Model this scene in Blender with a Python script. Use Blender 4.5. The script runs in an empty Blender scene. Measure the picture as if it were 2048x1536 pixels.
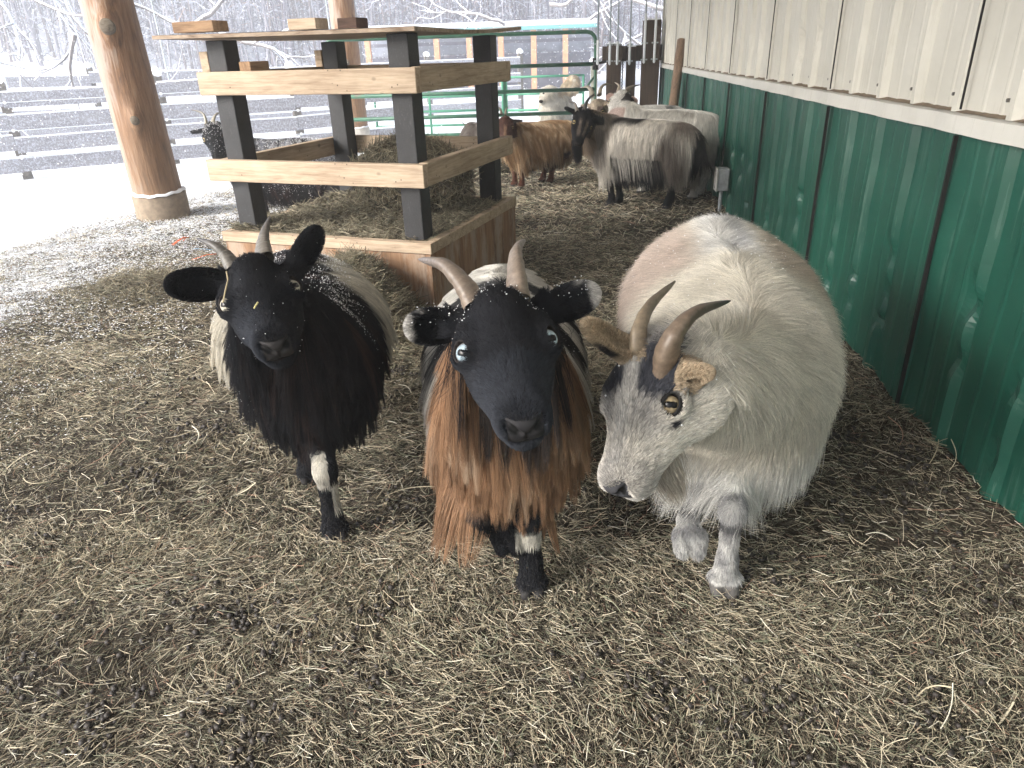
import bpy, bmesh, math, random
import numpy as np
from mathutils import Vector, Matrix, kdtree
C = bpy.context.scene
COL = C.collection
rad = math.radians
rng = np.random.default_rng(7)
random.seed(7)

# ------------------------------------------------------------------ camera
F_PX = 1420.0
CAM_M = np.array([[ 0.99525646, -0.01240972,  0.09649137],
                  [ 0.09264855,  0.4234773 , -0.9011566 ],
                  [-0.0296788 ,  0.90582171,  0.42261826]])
CAM_H = 1.0
cd = bpy.data.cameras.new('camera'); cam = bpy.data.objects.new('camera', cd); COL.objects.link(cam)
cd.sensor_width = 36.0; cd.lens = 36.0*F_PX/2048.0; cd.clip_start = 0.02; cd.clip_end = 600
cam.matrix_world = Matrix([list(CAM_M[0])+[0], list(CAM_M[1])+[0], list(CAM_M[2])+[CAM_H], [0,0,0,1]])
C.camera = cam
# ------------------------------------------------------------------ sky, sun, exposure
SUN_EL, SUN_AZ = rad(29), rad(-122)          # azimuth from +Y towards +X
w = bpy.data.worlds.new('World'); C.world = w; w.use_nodes = True
wn = w.node_tree.nodes; wl = w.node_tree.links
for n in list(wn): wn.remove(n)
out = wn.new('ShaderNodeOutputWorld'); bg = wn.new('ShaderNodeBackground'); sky = wn.new('ShaderNodeTexSky')
hs = wn.new('ShaderNodeHueSaturation')
sky.sky_type = 'NISHITA'; sky.sun_disc = False; sky.sun_elevation = SUN_EL; sky.sun_rotation = SUN_AZ
sky.air_density = 1.2; sky.dust_density = 4.0; sky.ozone_density = 1.5
hs.inputs['Saturation'].default_value = 0.6
wl.new(sky.outputs[0], hs.inputs['Color']); wl.new(hs.outputs[0], bg.inputs[0]); wl.new(bg.outputs[0], out.inputs[0])
bg.inputs[1].default_value = 0.085
sd = bpy.data.lights.new('sun', 'SUN'); so = bpy.data.objects.new('sun', sd); COL.objects.link(so)
sd.energy = 1.5; sd.angle = rad(32); sd.color = (1.0, 0.99, 0.975)
sdir = Vector((math.sin(SUN_AZ)*math.cos(SUN_EL), math.cos(SUN_AZ)*math.cos(SUN_EL), math.sin(SUN_EL)))
so.rotation_euler = sdir.to_track_quat('Z', 'Y').to_euler(); so.location = (-6, -6, 9)
C.view_settings.view_transform = 'Standard'; C.view_settings.look = 'None'
C.view_settings.exposure = 2.1; C.view_settings.gamma = 1.0
C.render.engine = 'CYCLES'
C.cycles.max_bounces = 6; C.cycles.diffuse_bounces = 4; C.cycles.glossy_bounces = 3
C.cycles.transparent_max_bounces = 8
try: C.cycles_curves.shape = 'RIBBONS'
except Exception: pass
try: C.cycles.use_denoising = True
except Exception: pass

# ------------------------------------------------------------------ helpers
def ray(px, py):
    return CAM_M @ np.array([(px-1024)/F_PX, -(py-768)/F_PX, -1.0])
def P(px, py, d): return ray(px, py)*d + np.array([0, 0, CAM_H])
def G(px, py, z=0.0):
    v = ray(px, py); return v*((z-CAM_H)/v[2]) + np.array([0, 0, CAM_H])
def YP(px, py, Y):
    v = ray(px, py); return v*(Y/v[1]) + np.array([0, 0, CAM_H])
def XP(px, py, X):
    v = ray(px, py); return v*(X/v[0]) + np.array([0, 0, CAM_H])
def nz(v):
    v = np.asarray(v, float); return v/np.maximum(np.linalg.norm(v, axis=-1, keepdims=True), 1e-9)
def smooth(a, b, x):
    t = np.clip((x-a)/(b-a), 0, 1); return t*t*(3-2*t)
_nd = np.random.default_rng(3)
_NW = [(_nd.normal(size=3), _nd.uniform(0, 6.28)) for _ in range(24)]
def noise(p, s=1.0, o=0):
    p = np.asarray(p, float)*s; r = 0
    for i in range(5):
        wv, ph = _NW[(i+o*5) % 24]
        w2, p2 = _NW[(i*3+o*7+1) % 24]
        r = r + np.sin(p@wv*1.6+ph+1.3*np.sin(p@w2*1.1+p2))
    return r/5.0
def mesh_obj(name, V, Fc, mat=None, parent=None, smooth_=False, loc=None):
    me = bpy.data.meshes.new(name); me.from_pydata([tuple(map(float, v)) for v in V], [], [tuple(map(int, f)) for f in Fc]); me.update()
    if smooth_: me.polygons.foreach_set('use_smooth', [True]*len(me.polygons))
    o = bpy.data.objects.new(name, me); COL.objects.link(o)
    if mat: me.materials.append(mat)
    if parent is not None: o.parent = parent
    if loc is not None: o.location = loc
    return o
def np_mesh(name, V, Q, mat=None, parent=None, smooth_=True, col=None):
    """V (n,3), Q (m,4) or (m,3) int"""
    me = bpy.data.meshes.new(name); V = np.ascontiguousarray(V, np.float32); Q = np.ascontiguousarray(Q, np.int32)
    k = Q.shape[1]; me.vertices.add(len(V)); me.vertices.foreach_set('co', V.ravel())
    me.loops.add(Q.size); me.loops.foreach_set('vertex_index', Q.ravel())
    me.polygons.add(len(Q)); me.polygons.foreach_set('loop_start', np.arange(len(Q), dtype=np.int32)*k)
    me.update(calc_edges=True); me.polygons.foreach_set('use_smooth', np.full(len(Q), smooth_))
    if col is not None:
        a = me.attributes.new('col', 'FLOAT_COLOR', 'POINT'); c4 = np.ones((len(V), 4), np.float32); c4[:, :3] = col
        a.data.foreach_set('color', c4.ravel())
    me.validate(); o = bpy.data.objects.new(name, me); COL.objects.link(o)
    if mat: me.materials.append(mat)
    if parent is not None: o.parent = parent
    return o
def empty(name, loc=(0, 0, 0)):
    o = bpy.data.objects.new(name, None); COL.objects.link(o); o.location = tuple(map(float, loc)); o.empty_display_size = .1; return o
def tag(o, label=None, cat=None, group=None, kind=None):
    if label: o['label'] = label
    if cat: o['category'] = cat
    if group: o['group'] = group
    if kind: o['kind'] = kind
    return o
class MB:
    """collects boxes, bars and tubes, links them as ONE mesh object"""
    def __init__(s): s.V = []; s.F = []
    def add(s, V, F):
        b = len(s.V); s.V += [tuple(map(float, v)) for v in V]; s.F += [tuple(i+b for i in f) for f in F]; return s
    def box(s, o, u, v, w_):
        """origin corner, three edge vectors"""
        o, u, v, w_ = map(np.array, (o, u, v, w_))
        V = [o, o+u, o+u+v, o+v, o+w_, o+u+w_, o+u+v+w_, o+v+w_]
        Fq = [(0, 3, 2, 1), (4, 5, 6, 7), (0, 1, 5, 4), (1, 2, 6, 5), (2, 3, 7, 6), (3, 0, 4, 7)]
        if np.dot(np.cross(u, v), w_) < 0: Fq = [f[::-1] for f in Fq]
        return s.add(V, Fq)
    def cbox(s, c, sx, sy, sz, yaw=0):
        cs, sn = math.cos(yaw), math.sin(yaw); u = np.array([cs, sn, 0])*sx; v = np.array([-sn, cs, 0])*sy; w_ = np.array([0, 0, sz])
        return s.box(np.array(c)-u/2-v/2-w_/2, u, v, w_)
    def tube(s, pts, r, n=10, cap=True):
        pts = [np.array(p, float) for p in pts]; rr = r if hasattr(r, '__len__') else [r]*len(pts)
        V = []; F = []; prev = None
        for i, p in enumerate(pts):
            t = pts[min(i+1, len(pts)-1)]-pts[max(i-1, 0)]; t = t/max(np.linalg.norm(t), 1e-9)
            if prev is None:
                a = np.array([0, 0, 1.]) if abs(t[2]) < .9 else np.array([1., 0, 0]); prev = np.cross(t, a)
            a = prev-t*np.dot(prev, t); a = a/max(np.linalg.norm(a), 1e-9); b = np.cross(t, a); prev = a
            for k in range(n):
                an = 2*math.pi*k/n; V.append(p+(a*math.cos(an)+b*math.sin(an))*rr[i])
        for i in range(len(pts)-1):
            for k in range(n):
                F.append((i*n+k, i*n+(k+1) % n, (i+1)*n+(k+1) % n, (i+1)*n+k))
        if cap: F.append(tuple(range(n))[::-1]); F.append(tuple((len(pts)-1)*n+k for k in range(n)))
        return s.add(V, F)
    def build(s, name, mat, parent=None, smooth_=False, bevel=0, seg=2):
        o = mesh_obj(name, s.V, s.F, mat, parent, smooth_)
        if bevel:
            m = o.modifiers.new('bevel', 'BEVEL'); m.width = bevel; m.segments = seg; m.limit_method = 'ANGLE'; m.angle_limit = rad(40)
        return o
# ---- materials
def newmat(name):
    m = bpy.data.materials.new(name); m.use_nodes = True; nt = m.node_tree
    for n in list(nt.nodes): nt.nodes.remove(n)
    o = nt.nodes.new('ShaderNodeOutputMaterial'); b = nt.nodes.new('ShaderNodeBsdfPrincipled'); nt.links.new(b.outputs[0], o.inputs[0])
    return m, nt, b
def N(nt, t, **kw):
    n = nt.nodes.new(t)
    for k, v in kw.items():
        if k.startswith('i_'): n.inputs[int(k[2:])].default_value = v
        elif k in n.inputs: n.inputs[k].default_value = v
        else: setattr(n, k, v)
    return n
def ramp(nt, fac, stops, interp='LINEAR'):
    r = nt.nodes.new('ShaderNodeValToRGB'); e = r.color_ramp.elements; r.color_ramp.interpolation = interp
    e[0].position, e[0].color = stops[0][0], (*stops[0][1], 1); e[1].position, e[1].color = stops[-1][0], (*stops[-1][1], 1)
    for p, c in stops[1:-1]:
        x = e.new(p); x.color = (*c, 1)
    nt.links.new(fac, r.inputs[0]); return r.outputs[0]
def mixc(nt, fac, a, b, mode='MIX'):
    m = nt.nodes.new('ShaderNodeMix'); m.data_type = 'RGBA'; m.blend_type = mode
    for s_, v in ((m.inputs[0], fac), (m.inputs[6], a), (m.inputs[7], b)):
        if isinstance(v, (int, float)): s_.default_value = v
        elif isinstance(v, tuple): s_.default_value = (*v, 1)
        else: nt.links.new(v, s_)
    return m.outputs[2]
def mth(nt, op, a, b=None, c=None):
    m = nt.nodes.new('ShaderNodeMath'); m.operation = op
    for i, v in enumerate((a, b, c)):
        if v is None: continue
        if isinstance(v, (int, float)): m.inputs[i].default_value = v
        else: nt.links.new(v, m.inputs[i])
    return m.outputs[0]
def tc(nt, kind='Object', scale=(1, 1, 1), rot=(0, 0, 0)):
    t = nt.nodes.new('ShaderNodeTexCoord'); mp = nt.nodes.new('ShaderNodeMapping'); nt.links.new(t.outputs[kind], mp.inputs[0])
    mp.inputs['Scale'].default_value = scale; mp.inputs['Rotation'].default_value = rot; return mp.outputs[0]
def nse(nt, vec, scale, detail=4, rough=.55, dist=0):
    n = N(nt, 'ShaderNodeTexNoise', Scale=scale, Detail=detail, Roughness=rough, Distortion=dist); nt.links.new(vec, n.inputs['Vector']); return n.outputs['Fac']
def bump(nt, b, h, strength=.3, dist=.002):
    n = N(nt, 'ShaderNodeBump', Strength=strength, Distance=dist); nt.links.new(h, n.inputs['Height']); nt.links.new(n.outputs[0], b.inputs['Normal'])
def plain(name, col, rough=.6, metal=0, spec=.5, nsc=0, var=.25):
    m, nt, b = newmat(name); b.inputs['Roughness'].default_value = rough; b.inputs['Metallic'].default_value = metal
    b.inputs['Specular IOR Level'].default_value = spec
    if nsc:
        f = nse(nt, tc(nt), nsc, 5); c = ramp(nt, f, [(.3, tuple(x*(1-var) for x in col)), (.7, tuple(min(1, x*(1+var)) for x in col))])
        nt.links.new(c, b.inputs['Base Color'])
    else: b.inputs['Base Color'].default_value = (*col, 1)
    return m
def attr_mat(name, rough=.6, spec=.3, tweak=1.0):
    m, nt, b = newmat(name); a = N(nt, 'ShaderNodeAttribute', attribute_name='col'); nt.links.new(a.outputs['Color'], b.inputs['Base Color'])
    b.inputs['Roughness'].default_value = rough; b.inputs['Specular IOR Level'].default_value = spec
    return m
def hair_mat(name, rough=.35, spec=.35, sheen=0):
    m, nt, b = newmat(name); a = N(nt, 'ShaderNodeAttribute', attribute_name='col'); nt.links.new(a.outputs['Color'], b.inputs['Base Color'])
    b.inputs['Roughness'].default_value = .75; b.inputs['Specular IOR Level'].default_value = .15
    h = nt.nodes.new('ShaderNodeBsdfHair'); h.component = 'Reflection'; h.inputs['RoughnessU'].default_value = rough; h.inputs['RoughnessV'].default_value = 1.0
    mx = nt.nodes.new('ShaderNodeMixShader'); mx.inputs[0].default_value = spec
    hc = mixc(nt, .5, a.outputs['Color'], (.30, .33, .40)); nt.links.new(hc, h.inputs['Color'])
    o = [n for n in nt.nodes if n.type == 'OUTPUT_MATERIAL'][0]
    nt.links.new(b.outputs[0], mx.inputs[1]); nt.links.new(h.outputs[0], mx.inputs[2]); nt.links.new(mx.outputs[0], o.inputs[0])
    return m
def curves_obj(name, pts, radii, col, mat, parent=None):
    """pts (n,k,3) radii (k,) or (n,k) col (n,3)"""
    n, k = pts.shape[:2]; c = bpy.data.hair_curves.new(name); c.add_curves([k]*n)
    c.attributes['position'].data.foreach_set('vector', np.ascontiguousarray(pts, np.float32).ravel())
    r = np.broadcast_to(radii, (n, k)); a = c.attributes.get('radius') or c.attributes.new('radius', 'FLOAT', 'POINT')
    a.data.foreach_set('value', np.ascontiguousarray(r, np.float32).ravel())
    a = c.attributes.new('col', 'FLOAT_COLOR', 'CURVE'); c4 = np.ones((n, 4), np.float32); c4[:, :3] = np.clip(col, 0, 1); a.data.foreach_set('color', c4.ravel())
    o = bpy.data.objects.new(name, c); COL.objects.link(o); c.materials.append(mat)
    if parent is not None: o.parent = parent
    return o
# ================================================================== ground height field
BC = np.array([-.588, 2.68]); BU = np.array([-.969, .248]); BV = np.array([.248, .969])   # feeder frame: corner, to the left, to the back
def fp(u, v, z): p = BC+BU*u+BV*v; return np.array([p[0], p[1], z])
def gh(x, y):
    x = np.asarray(x, float); y = np.asarray(y, float); p = np.stack([x, y, 0*x], -1)
    h = .012*noise(p, 2.2)+.010*noise(p, 7, 1)+.006*noise(p, 19, 2)
    h = h + .05*smooth(.62, .95, x)*(1+.7*noise(p, 4.5, 3))*smooth(8, 5, y)
    h = h + .27*np.exp(-(((x+.90)/.20)**2+((y-2.62)/.20)**2)**1.2)           # hay against the box
    h = h + .07*np.exp(-(((x+.72)/.16)**2+((y-2.45)/.20)**2))
    h = h + .055*np.exp(-(((x+2.05)/.26)**2+((y-3.1)/.18)**2))                # heap on the left
    o = smooth(0, 5.5, snow_s(x, y)); h = h - .38*o
    far = np.hypot(x, y)
    h = h + .02*noise(p, .8, 2)*smooth(.0, 1.5, snow_s(x, y))+10*smooth(34, 75, far)*(far > 34)
    return h
def snow_s(x, y):
    """signed metres beyond the edge of the roofed bedding (positive = out in the snow)"""
    a = -(x+3.35)+.28*(4.4-y)*0+np.where(y > 4.6, -.55*(y-4.6)*-1*.55, 0)
    b = (y-8.15)-.05*(x+.5)
    return np.maximum(a*1.0, b)
xs = np.concatenate([np.linspace(-90, -8, 30), np.arange(-7.8, -3.2, .12), np.arange(-3.2, 1.0, .028), np.linspace(1.05, 3, 6), np.linspace(4, 90, 18)])
ys = np.concatenate([np.linspace(-30, -1, 12), np.arange(-.8, .2, .1), np.arange(.2, 4.2, .028), np.arange(4.2, 12, .09), np.linspace(12.3, 90, 50)])
XX, YY = np.meshgrid(xs, ys, indexing='ij'); ZZ = gh(XX, YY)
idx = np.arange(XX.size).reshape(XX.shape)
Q = np.stack([idx[:-1, :-1], idx[1:, :-1], idx[1:, 1:], idx[:-1, 1:]], -1).reshape(-1, 4)
def snow_mix_nodes(nt):
    pass
m_ground, nt, b = newmat('bedding_and_snow')
a = N(nt, 'ShaderNodeAttribute', attribute_name='col'); v = tc(nt)
nf = nse(nt, v, 55, 8, .75); n2 = nse(nt, v, 9, 5, .6); 
dirt = ramp(nt, nf, [(.35, (.026, .021, .016)), (.5, (.075, .062, .046)), (.68, (.21, .185, .14))])
dirt = mixc(nt, .5, dirt, ramp(nt, n2, [(.35, (.5, .48, .44)), (.65, (1, 1, 1))]), 'MULTIPLY')
sep = N(nt, 'ShaderNodeSeparateColor'); nt.links.new(a.outputs['Color'], sep.inputs[0])
sn = nse(nt, v, 38, 6, .8); s3 = nse(nt, v, 3.2, 4, .6)
t = mth(nt, 'ADD', mth(nt, 'MULTIPLY', mth(nt, 'SUBTRACT', sn, .5), 1.6), mth(nt, 'MULTIPLY', mth(nt, 'SUBTRACT', s3, .5), .9))
t = mth(nt, 'ADD', t, sep.outputs[0]); t = mth(nt, 'MULTIPLY', mth(nt, 'SUBTRACT', t, .5), 7.0)
t = mth(nt, 'MINIMUM', mth(nt, 'MAXIMUM', t, 0.0), 1.0)
nt.links.new(mixc(nt, t, dirt, (.86, .88, .92)), b.inputs['Base Color']); b.inputs['Roughness'].default_value = .9
b.inputs['Specular IOR Level'].default_value = .2
bump(nt, b, mth(nt, 'ADD', nf, mth(nt, 'MULTIPLY', n2, .6)), .9, .02)
def snowness(x, y):
    s = snow_s(x, y)
    dust = .62*smooth(-2.3, -.3, s)*smooth(.9, 2.6, y)*(x < 0)
    dust = np.where(y > 5.8, np.minimum(dust, .2*smooth(-1.2, 0, s)), dust)
    return np.clip(np.maximum(dust, .45+.9*smooth(-.25, .5, s)-.45*(s < -.25)), 0, 1.6)*(s > -1.9)
SN = snowness(XX, YY)
c3 = np.stack([SN]*3, -1).reshape(-1, 3)
g = np_mesh('ground', np.stack([XX, YY, ZZ], -1).reshape(-1, 3), Q, m_ground, col=c3); g['kind'] = 'structure'

# ================================================================== barn wall
XW = .926
seams = [-2.12, -1.11, -.1, .905, 1.915, 2.92, 3.93, 4.94, 5.95, 6.96, 7.97, 9.4]
def metal(name, c1, c2, scratch, rough):
    m, nt, b = newmat(name); v = tc(nt); vs = tc(nt, scale=(1, 1, .06))
    f = nse(nt, v, 3.5, 6, .65); g1 = nse(nt, vs, 60, 5, .7); g2 = nse(nt, v, 240, 3, .8)
    c = ramp(nt, f, [(.3, c1), (.7, c2)])
    k = mth(nt, 'MULTIPLY', mth(nt, 'GREATER_THAN', g1, .60), mth(nt, 'MULTIPLY', nse(nt, v, 6, 3), .42))
    c = mixc(nt, k, c, scratch)
    sp = mth(nt, 'GREATER_THAN', g2, .70); c = mixc(nt, mth(nt, 'MULTIPLY', sp, .5), c, scratch)
    sz = N(nt, 'ShaderNodeSeparateXYZ'); nt.links.new(v, sz.inputs[0])
    nt.links.new(c, b.inputs['Base Color'])
    nt.links.new(mth(nt, 'ADD', mth(nt, 'MULTIPLY', f, .25), rough), b.inputs['Roughness'])
    b.inputs['Specular IOR Level'].default_value = .45
    bump(nt, b, mth(nt, 'ADD', nse(nt, v, 7, 3), mth(nt, 'MULTIPLY', g2, .04)), .5, .006)
    return m
m_green = metal('green_painted_steel', (.010, .064, .046), (.017, .100, .069), (.17, .26, .225), .25)
m_beige = metal('beige_painted_steel', (.52, .505, .44), (.62, .605, .54), (.36, .33, .27), .38)
m_trim = metal('pale_trim_steel', (.56, .55, .50), (.66, .65, .60), (.42, .40, .35), .4)
m_dust = plain('dust', (.19, .145, .10), .95, nsc=60)
m_dark = plain('black_gap', (.01, .01, .01), .9)
m_screw = plain('screw_steel', (.16, .15, .14), .5, .6)
def profile(y):
    """metal sheet profile depth at distance y from the sheet's start (rib every .2525)"""
    q = (y % .2525)/.2525*.2525
    major = .019*(1-np.clip((abs(q-.035)-.011)/.016, 0, 1))
    minor = sum(.0017*(1-np.clip((abs(q-c_)-.004)/.006, 0, 1)) for c_ in (.105, .185))
    return major+minor
def sheet(y0, y1, z0, z1, mat, name, dents, parent, flare=0, base=XW, seed=0):
    kn = np.array([0, .008, .024, .046, .062, .095, .101, .109, .115, .135, .141, .149, .155, .175, .181, .189, .195, .212, .218, .226, .232]); yy = np.unique(np.round(np.clip(np.concatenate([y0+kn+.2525*k for k in range(6)]+[[y0, y1-.10, y1-.05, y1-.02, y1]]), y0, y1), 5)); nzr = 34
    zz = np.linspace(z0, z1, nzr*2)
    Yg, Zg = np.meshgrid(yy, zz, indexing='ij')
    dp = profile(Yg-y0)
    dn = np.zeros_like(dp)
    for (cy, cz, ry, rz, a) in dents:
        dn += a*np.exp(-(((Yg-cy)/ry)**2+((Zg-cz)/rz)**2))
    wv = .004*noise(np.stack([Yg, Zg, 0*Yg+seed], -1), 3.0, 1)+.0025*noise(np.stack([Yg, Zg*.6, 0*Yg+seed], -1), 11, 2)
    fl = flare*smooth(y1-.10, y1, Yg)*(.4+.6*smooth(z1, z0, Zg))*(1+.5*np.sin(Zg*9+seed))
    keep = np.clip(1-np.abs(dn)*30, .15, 1)
    Xg = base - dp*keep - wv + dn - fl
    V = np.stack([Xg, Yg, Zg], -1).reshape(-1, 3); ix = np.arange(Xg.size).reshape(Xg.shape)
    Qs = np.stack([ix[:-1, :-1], ix[:-1, 1:], ix[1:, 1:], ix[1:, :-1]], -1).reshape(-1, 4)
    o = np_mesh(name, V, Qs, mat, parent, smooth_=False); s = o.modifiers.new('t', 'SOLIDIFY'); s.thickness = .0012; s.offset = -1
    return o
wall = empty('barn_wall', (XW, 3.5, 0)); wall_in = Matrix.Translation((-XW, -3.5, 0))
def under(o, par):
    o.parent = par; o.matrix_parent_inverse = Matrix.Translation(par.location).inverted(); return o
tag(wall, 'long barn wall with dented green steel below and cream ribbed steel above', 'wall')
dr = np.random.default_rng(5)
for i in range(len(seams)-1):
    y0, y1 = seams[i], seams[i+1]; d = []
    ribs = [y0+.035+.2525*k for k in range(4)]
    for rby in ribs:
        for zc in (.18, .31, .43):
            if dr.random() < .62: d.append((rby+dr.uniform(-.01, .01), zc+dr.uniform(-.03, .03), dr.uniform(.015, .03), dr.uniform(.015, .04), dr.uniform(.008, .015)))
    for k in range(3): d.append((dr.uniform(y0, y1), dr.uniform(.1, .7), dr.uniform(.05, .16), dr.uniform(.05, .14), dr.uniform(-.006, .011)))
    if y0 < 1 < y1+.2: d.append((1.73, .44, .03, .05, .018))
    under(sheet(y0, y1+.012, -.06, .80, m_green, 'green_sheet', d, None, flare=.016, base=XW+.004-.0022*(i % 2), seed=i), wall)
    d2 = [(dr.uniform(y0, y1), dr.uniform(.95, 1.3), dr.uniform(.015, .03), dr.uniform(.03, .07), dr.uniform(.006, .013)) for k in range(2)]
    if i == 6: d2 += [(4.2, 1.0, .02, .06, .016), (4.45, 1.05, .02, .09, .016)]
    if i == 5: d2 += [(3.45, .99, .02, .07, .018), (3.2, 1.03, .02, .06, .016)]
    under(sheet(y0, y1+.012, .838, 2.75, m_beige, 'cream_sheet', d2, None, flare=.004, base=XW-.006-.0022*(i % 2), seed=i+20), wall)
    mb = MB().box((XW-.024, y1+.004, -.05), (.010, 0, 0), (0, .007, 0), (-.003, -.004, .835)); under(mb.build('seam_gap', m_dark), wall)
    under(MB().box((XW-.030, y1-.004, .845), (.004, 0, 0), (0, .0045, 0), (0, 0, 1.9)).build('seam_gap', m_dark), wall)
# trim: ledge + face, in lengths
for (y0, y1) in ((-2.12, .9), (.903, 2.915), (2.918, 5.0), (5.003, 9.41)):
    n = 60; yy = np.linspace(y0, y1, n); V = []; 
    for y_ in yy:
        wv = .003*math.sin(y_*13)+.002*math.sin(y_*31+1)
        V += [(XW-.004, y_, .842), (XW-.034+wv, y_, .832), (XW-.036+wv, y_, .792), (XW-.016+wv, y_, .789)]
    Fc = [(i*4+k, (i+1)*4+k, (i+1)*4+k+1, i*4+k+1) for i in range(n-1) for k in range(3)]
    o = mesh_obj('trim_strip', V, Fc, m_trim, smooth_=False); s = o.modifiers.new('t', 'SOLIDIFY'); s.thickness = .0015; under(o, wall)
V = []; n = 420; yy = np.linspace(-2, 9.4, n)
for y_ in yy:
    a_ = .005+.004*abs(noise(np.array([y_*30, 1, 2.]), 1))
    V += [(XW-.003, y_, .839+a_), (XW-.028-.003*math.sin(y_*47), y_, .8365+a_*.3)]
o = mesh_obj('ledge_dust', V, [(i*2, i*2+2, i*2+3, i*2+1) for i in range(n-1)], m_dust); under(o, wall)
mb = MB()
for i in range(len(seams)-1):
    for k in range(4):
        for zz_ in (.875,):
            c_ = (XW-.010, seams[i]+.035+.2525*k+.045, zz_); mb.tube([c_, (c_[0]-.007, c_[1], c_[2])], .0042, 8)
under(mb.build('screw_row', m_screw), wall); wall.children[-1]['kind'] = 'stuff'
# end of the barn: corner trim and return wall, core behind the sheets
under(MB().box((XW-.03, 9.425, -.1), (.12, 0, 0), (0, .02, 0), (0, 0, .90)).build('green_corner_trim', m_green, bevel=.004), wall)
under(MB().box((XW-.03, 9.425, .802), (.12, 0, 0), (0, .02, 0), (0, 0, 1.94)).build('cream_corner_trim', m_beige, bevel=.004), wall)
under(MB().box((XW+.03, -2.1, -.2), (4, 0, 0), (0, 11.51, 0), (0, 0, 2.94)).build('wall_core', m_beige), wall)
# electrical box on the wall
eb = empty('junction_box', XP(1446, 380, XW-.02)); 
tag(eb, 'small grey junction box fixed to the green wall behind the white goat', 'electrical box')
c_ = XP(1446, 358, XW-.045)
m_ebox = plain('grey_enamel', (.33, .35, .37), .45, nsc=40)
under(MB().cbox((XW-.05, c_[1], c_[2]), .07, .10, .135).build('housing', m_ebox, bevel=.006), eb)
under(MB().cbox((XW-.088, c_[1], c_[2]), .008, .108, .143).build('cover', plain('box_cover', (.42, .42, .40), .5, nsc=30), bevel=.003), eb)
for q_ in (.05, -.05): under(MB().tube([(XW-.094, c_[1], c_[2]+q_), (XW-.090, c_[1], c_[2]+q_)], .006, 8).build('screw', m_screw), eb)
under(MB().tube([(XW-.05, c_[1], c_[2]-.06), (XW-.05, c_[1], -.05)], .011, 10).build('conduit', m_ebox), eb)

# ================================================================== woods
def wood(name, base, dark, sx, axis='x', knots=True, rough=.75, gs=1.0):
    m, nt, b = newmat(name); sc = {'x': (sx, 1, 1), 'y': (1, sx, 1), 'z': (1, 1, sx)}[axis]
    v = tc(nt, scale=sc); v0 = tc(nt)
    wv = N(nt, 'ShaderNodeTexNoise', Scale=38*gs, Detail=5, Roughness=.6, Distortion=.8); nt.links.new(v, wv.inputs['Vector'])
    n1 = nse(nt, v, 160*gs, 3, .6); n2 = nse(nt, v0, 7, 4)
    c = ramp(nt, wv.outputs[0], [(.3, dark), (.5, base), (.72, tuple(min(1, x*1.18) for x in base))])
    c = mixc(nt, .5, c, ramp(nt, n1, [(.35, (.62, .58, .54)), (.6, (1, 1, 1))]), 'MULTIPLY')
    c = mixc(nt, .55, c, ramp(nt, n2, [(.3, (.68, .64, .60)), (.65, (1.0, 1.0, 1.0))]), 'MULTIPLY')
    if knots:
        vo = N(nt, 'ShaderNodeTexVoronoi', Scale=7.5); vk = tc(nt, scale={'x': (.7, 1, 1), 'y': (1, .7, 1), 'z': (1, 1, .7)}[axis]); nt.links.new(vk, vo.inputs['Vector'])
        k = ramp(nt, vo.outputs['Distance'], [(.0, (1, 1, 1)), (.07, (.9, .9, .9)), (.10, (0, 0, 0))]); c = mixc(nt, mth(nt, 'MULTIPLY', k, .75), c, tuple(x*.35 for x in dark))
        vo2 = N(nt, 'ShaderNodeTexVoronoi', Scale=31); nt.links.new(v0, vo2.inputs['Vector'])
        k2 = mth(nt, 'LESS_THAN', vo2.outputs['Distance'], .09); c = mixc(nt, mth(nt, 'MULTIPLY', k2, .8), c, (.04, .03, .02))
    nt.links.new(c, b.inputs['Base Color']); b.inputs['Roughness'].default_value = rough; b.inputs['Specular IOR Level'].default_value = .25
    bump(nt, b, mth(nt, 'ADD', wv.outputs[0], n1), .5, .0015); return m
m_board = wood('pine_board', (.56, .445, .33), (.38, .28, .195), .07, 'x')
m_board_y = wood('pine_board_side', (.54, .43, .315), (.36, .27, .185), .07, 'x')
m_boardd = wood('pine_offcut', (.34, .22, .13), (.17, .10, .06), .1, 'x')
m_offd = wood('dark_offcut', (.10, .06, .045), (.05, .03, .02), .1, 'x')
m_plyside = wood('weathered_plywood', (.33, .20, .12), (.15, .08, .045), .05, 'z', knots=False, gs=.55)
_nt = m_plyside.node_tree; _b = [n for n in _nt.nodes if n.type == 'BSDF_PRINCIPLED'][0]; _src = _b.inputs['Base Color'].links[0].from_socket
_f = nse(_nt, tc(_nt, scale=(1, 1, .35)), 9, 5, .7); _c = mixc(_nt, mth(_nt, 'MULTIPLY', mth(_nt, 'MINIMUM', mth(_nt, 'MAXIMUM', mth(_nt, 'MULTIPLY', mth(_nt, 'SUBTRACT', _f, .47), 9.0), 0.0), 1.0), .55), _src, (.46, .39, .32)); _nt.links.new(_c, _b.inputs['Base Color'])
m_plyedge = wood('plywood_edge', (.44, .35, .27), (.22, .155, .11), .04, 'x', knots=False)
m_plastic, nt, b = newmat('black_recycled_plastic'); v = tc(nt)
nf = nse(nt, v, 420, 2, .5); n2 = nse(nt, v, 12, 5); n3 = nse(nt, tc(nt, scale=(1, 1, .3)), 70, 5, .7, 1.5)
c = ramp(nt, n2, [(.3, (.011, .011, .0125)), (.7, (.024, .025, .028))])
c = mixc(nt, mth(nt, 'MULTIPLY', mth(nt, 'GREATER_THAN', nf, .66), .35), c, (.13, .135, .15))
c = mixc(nt, mth(nt, 'MULTIPLY', mth(nt, 'GREATER_THAN', n3, .62), .3), c, (.09, .09, .10))
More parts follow.
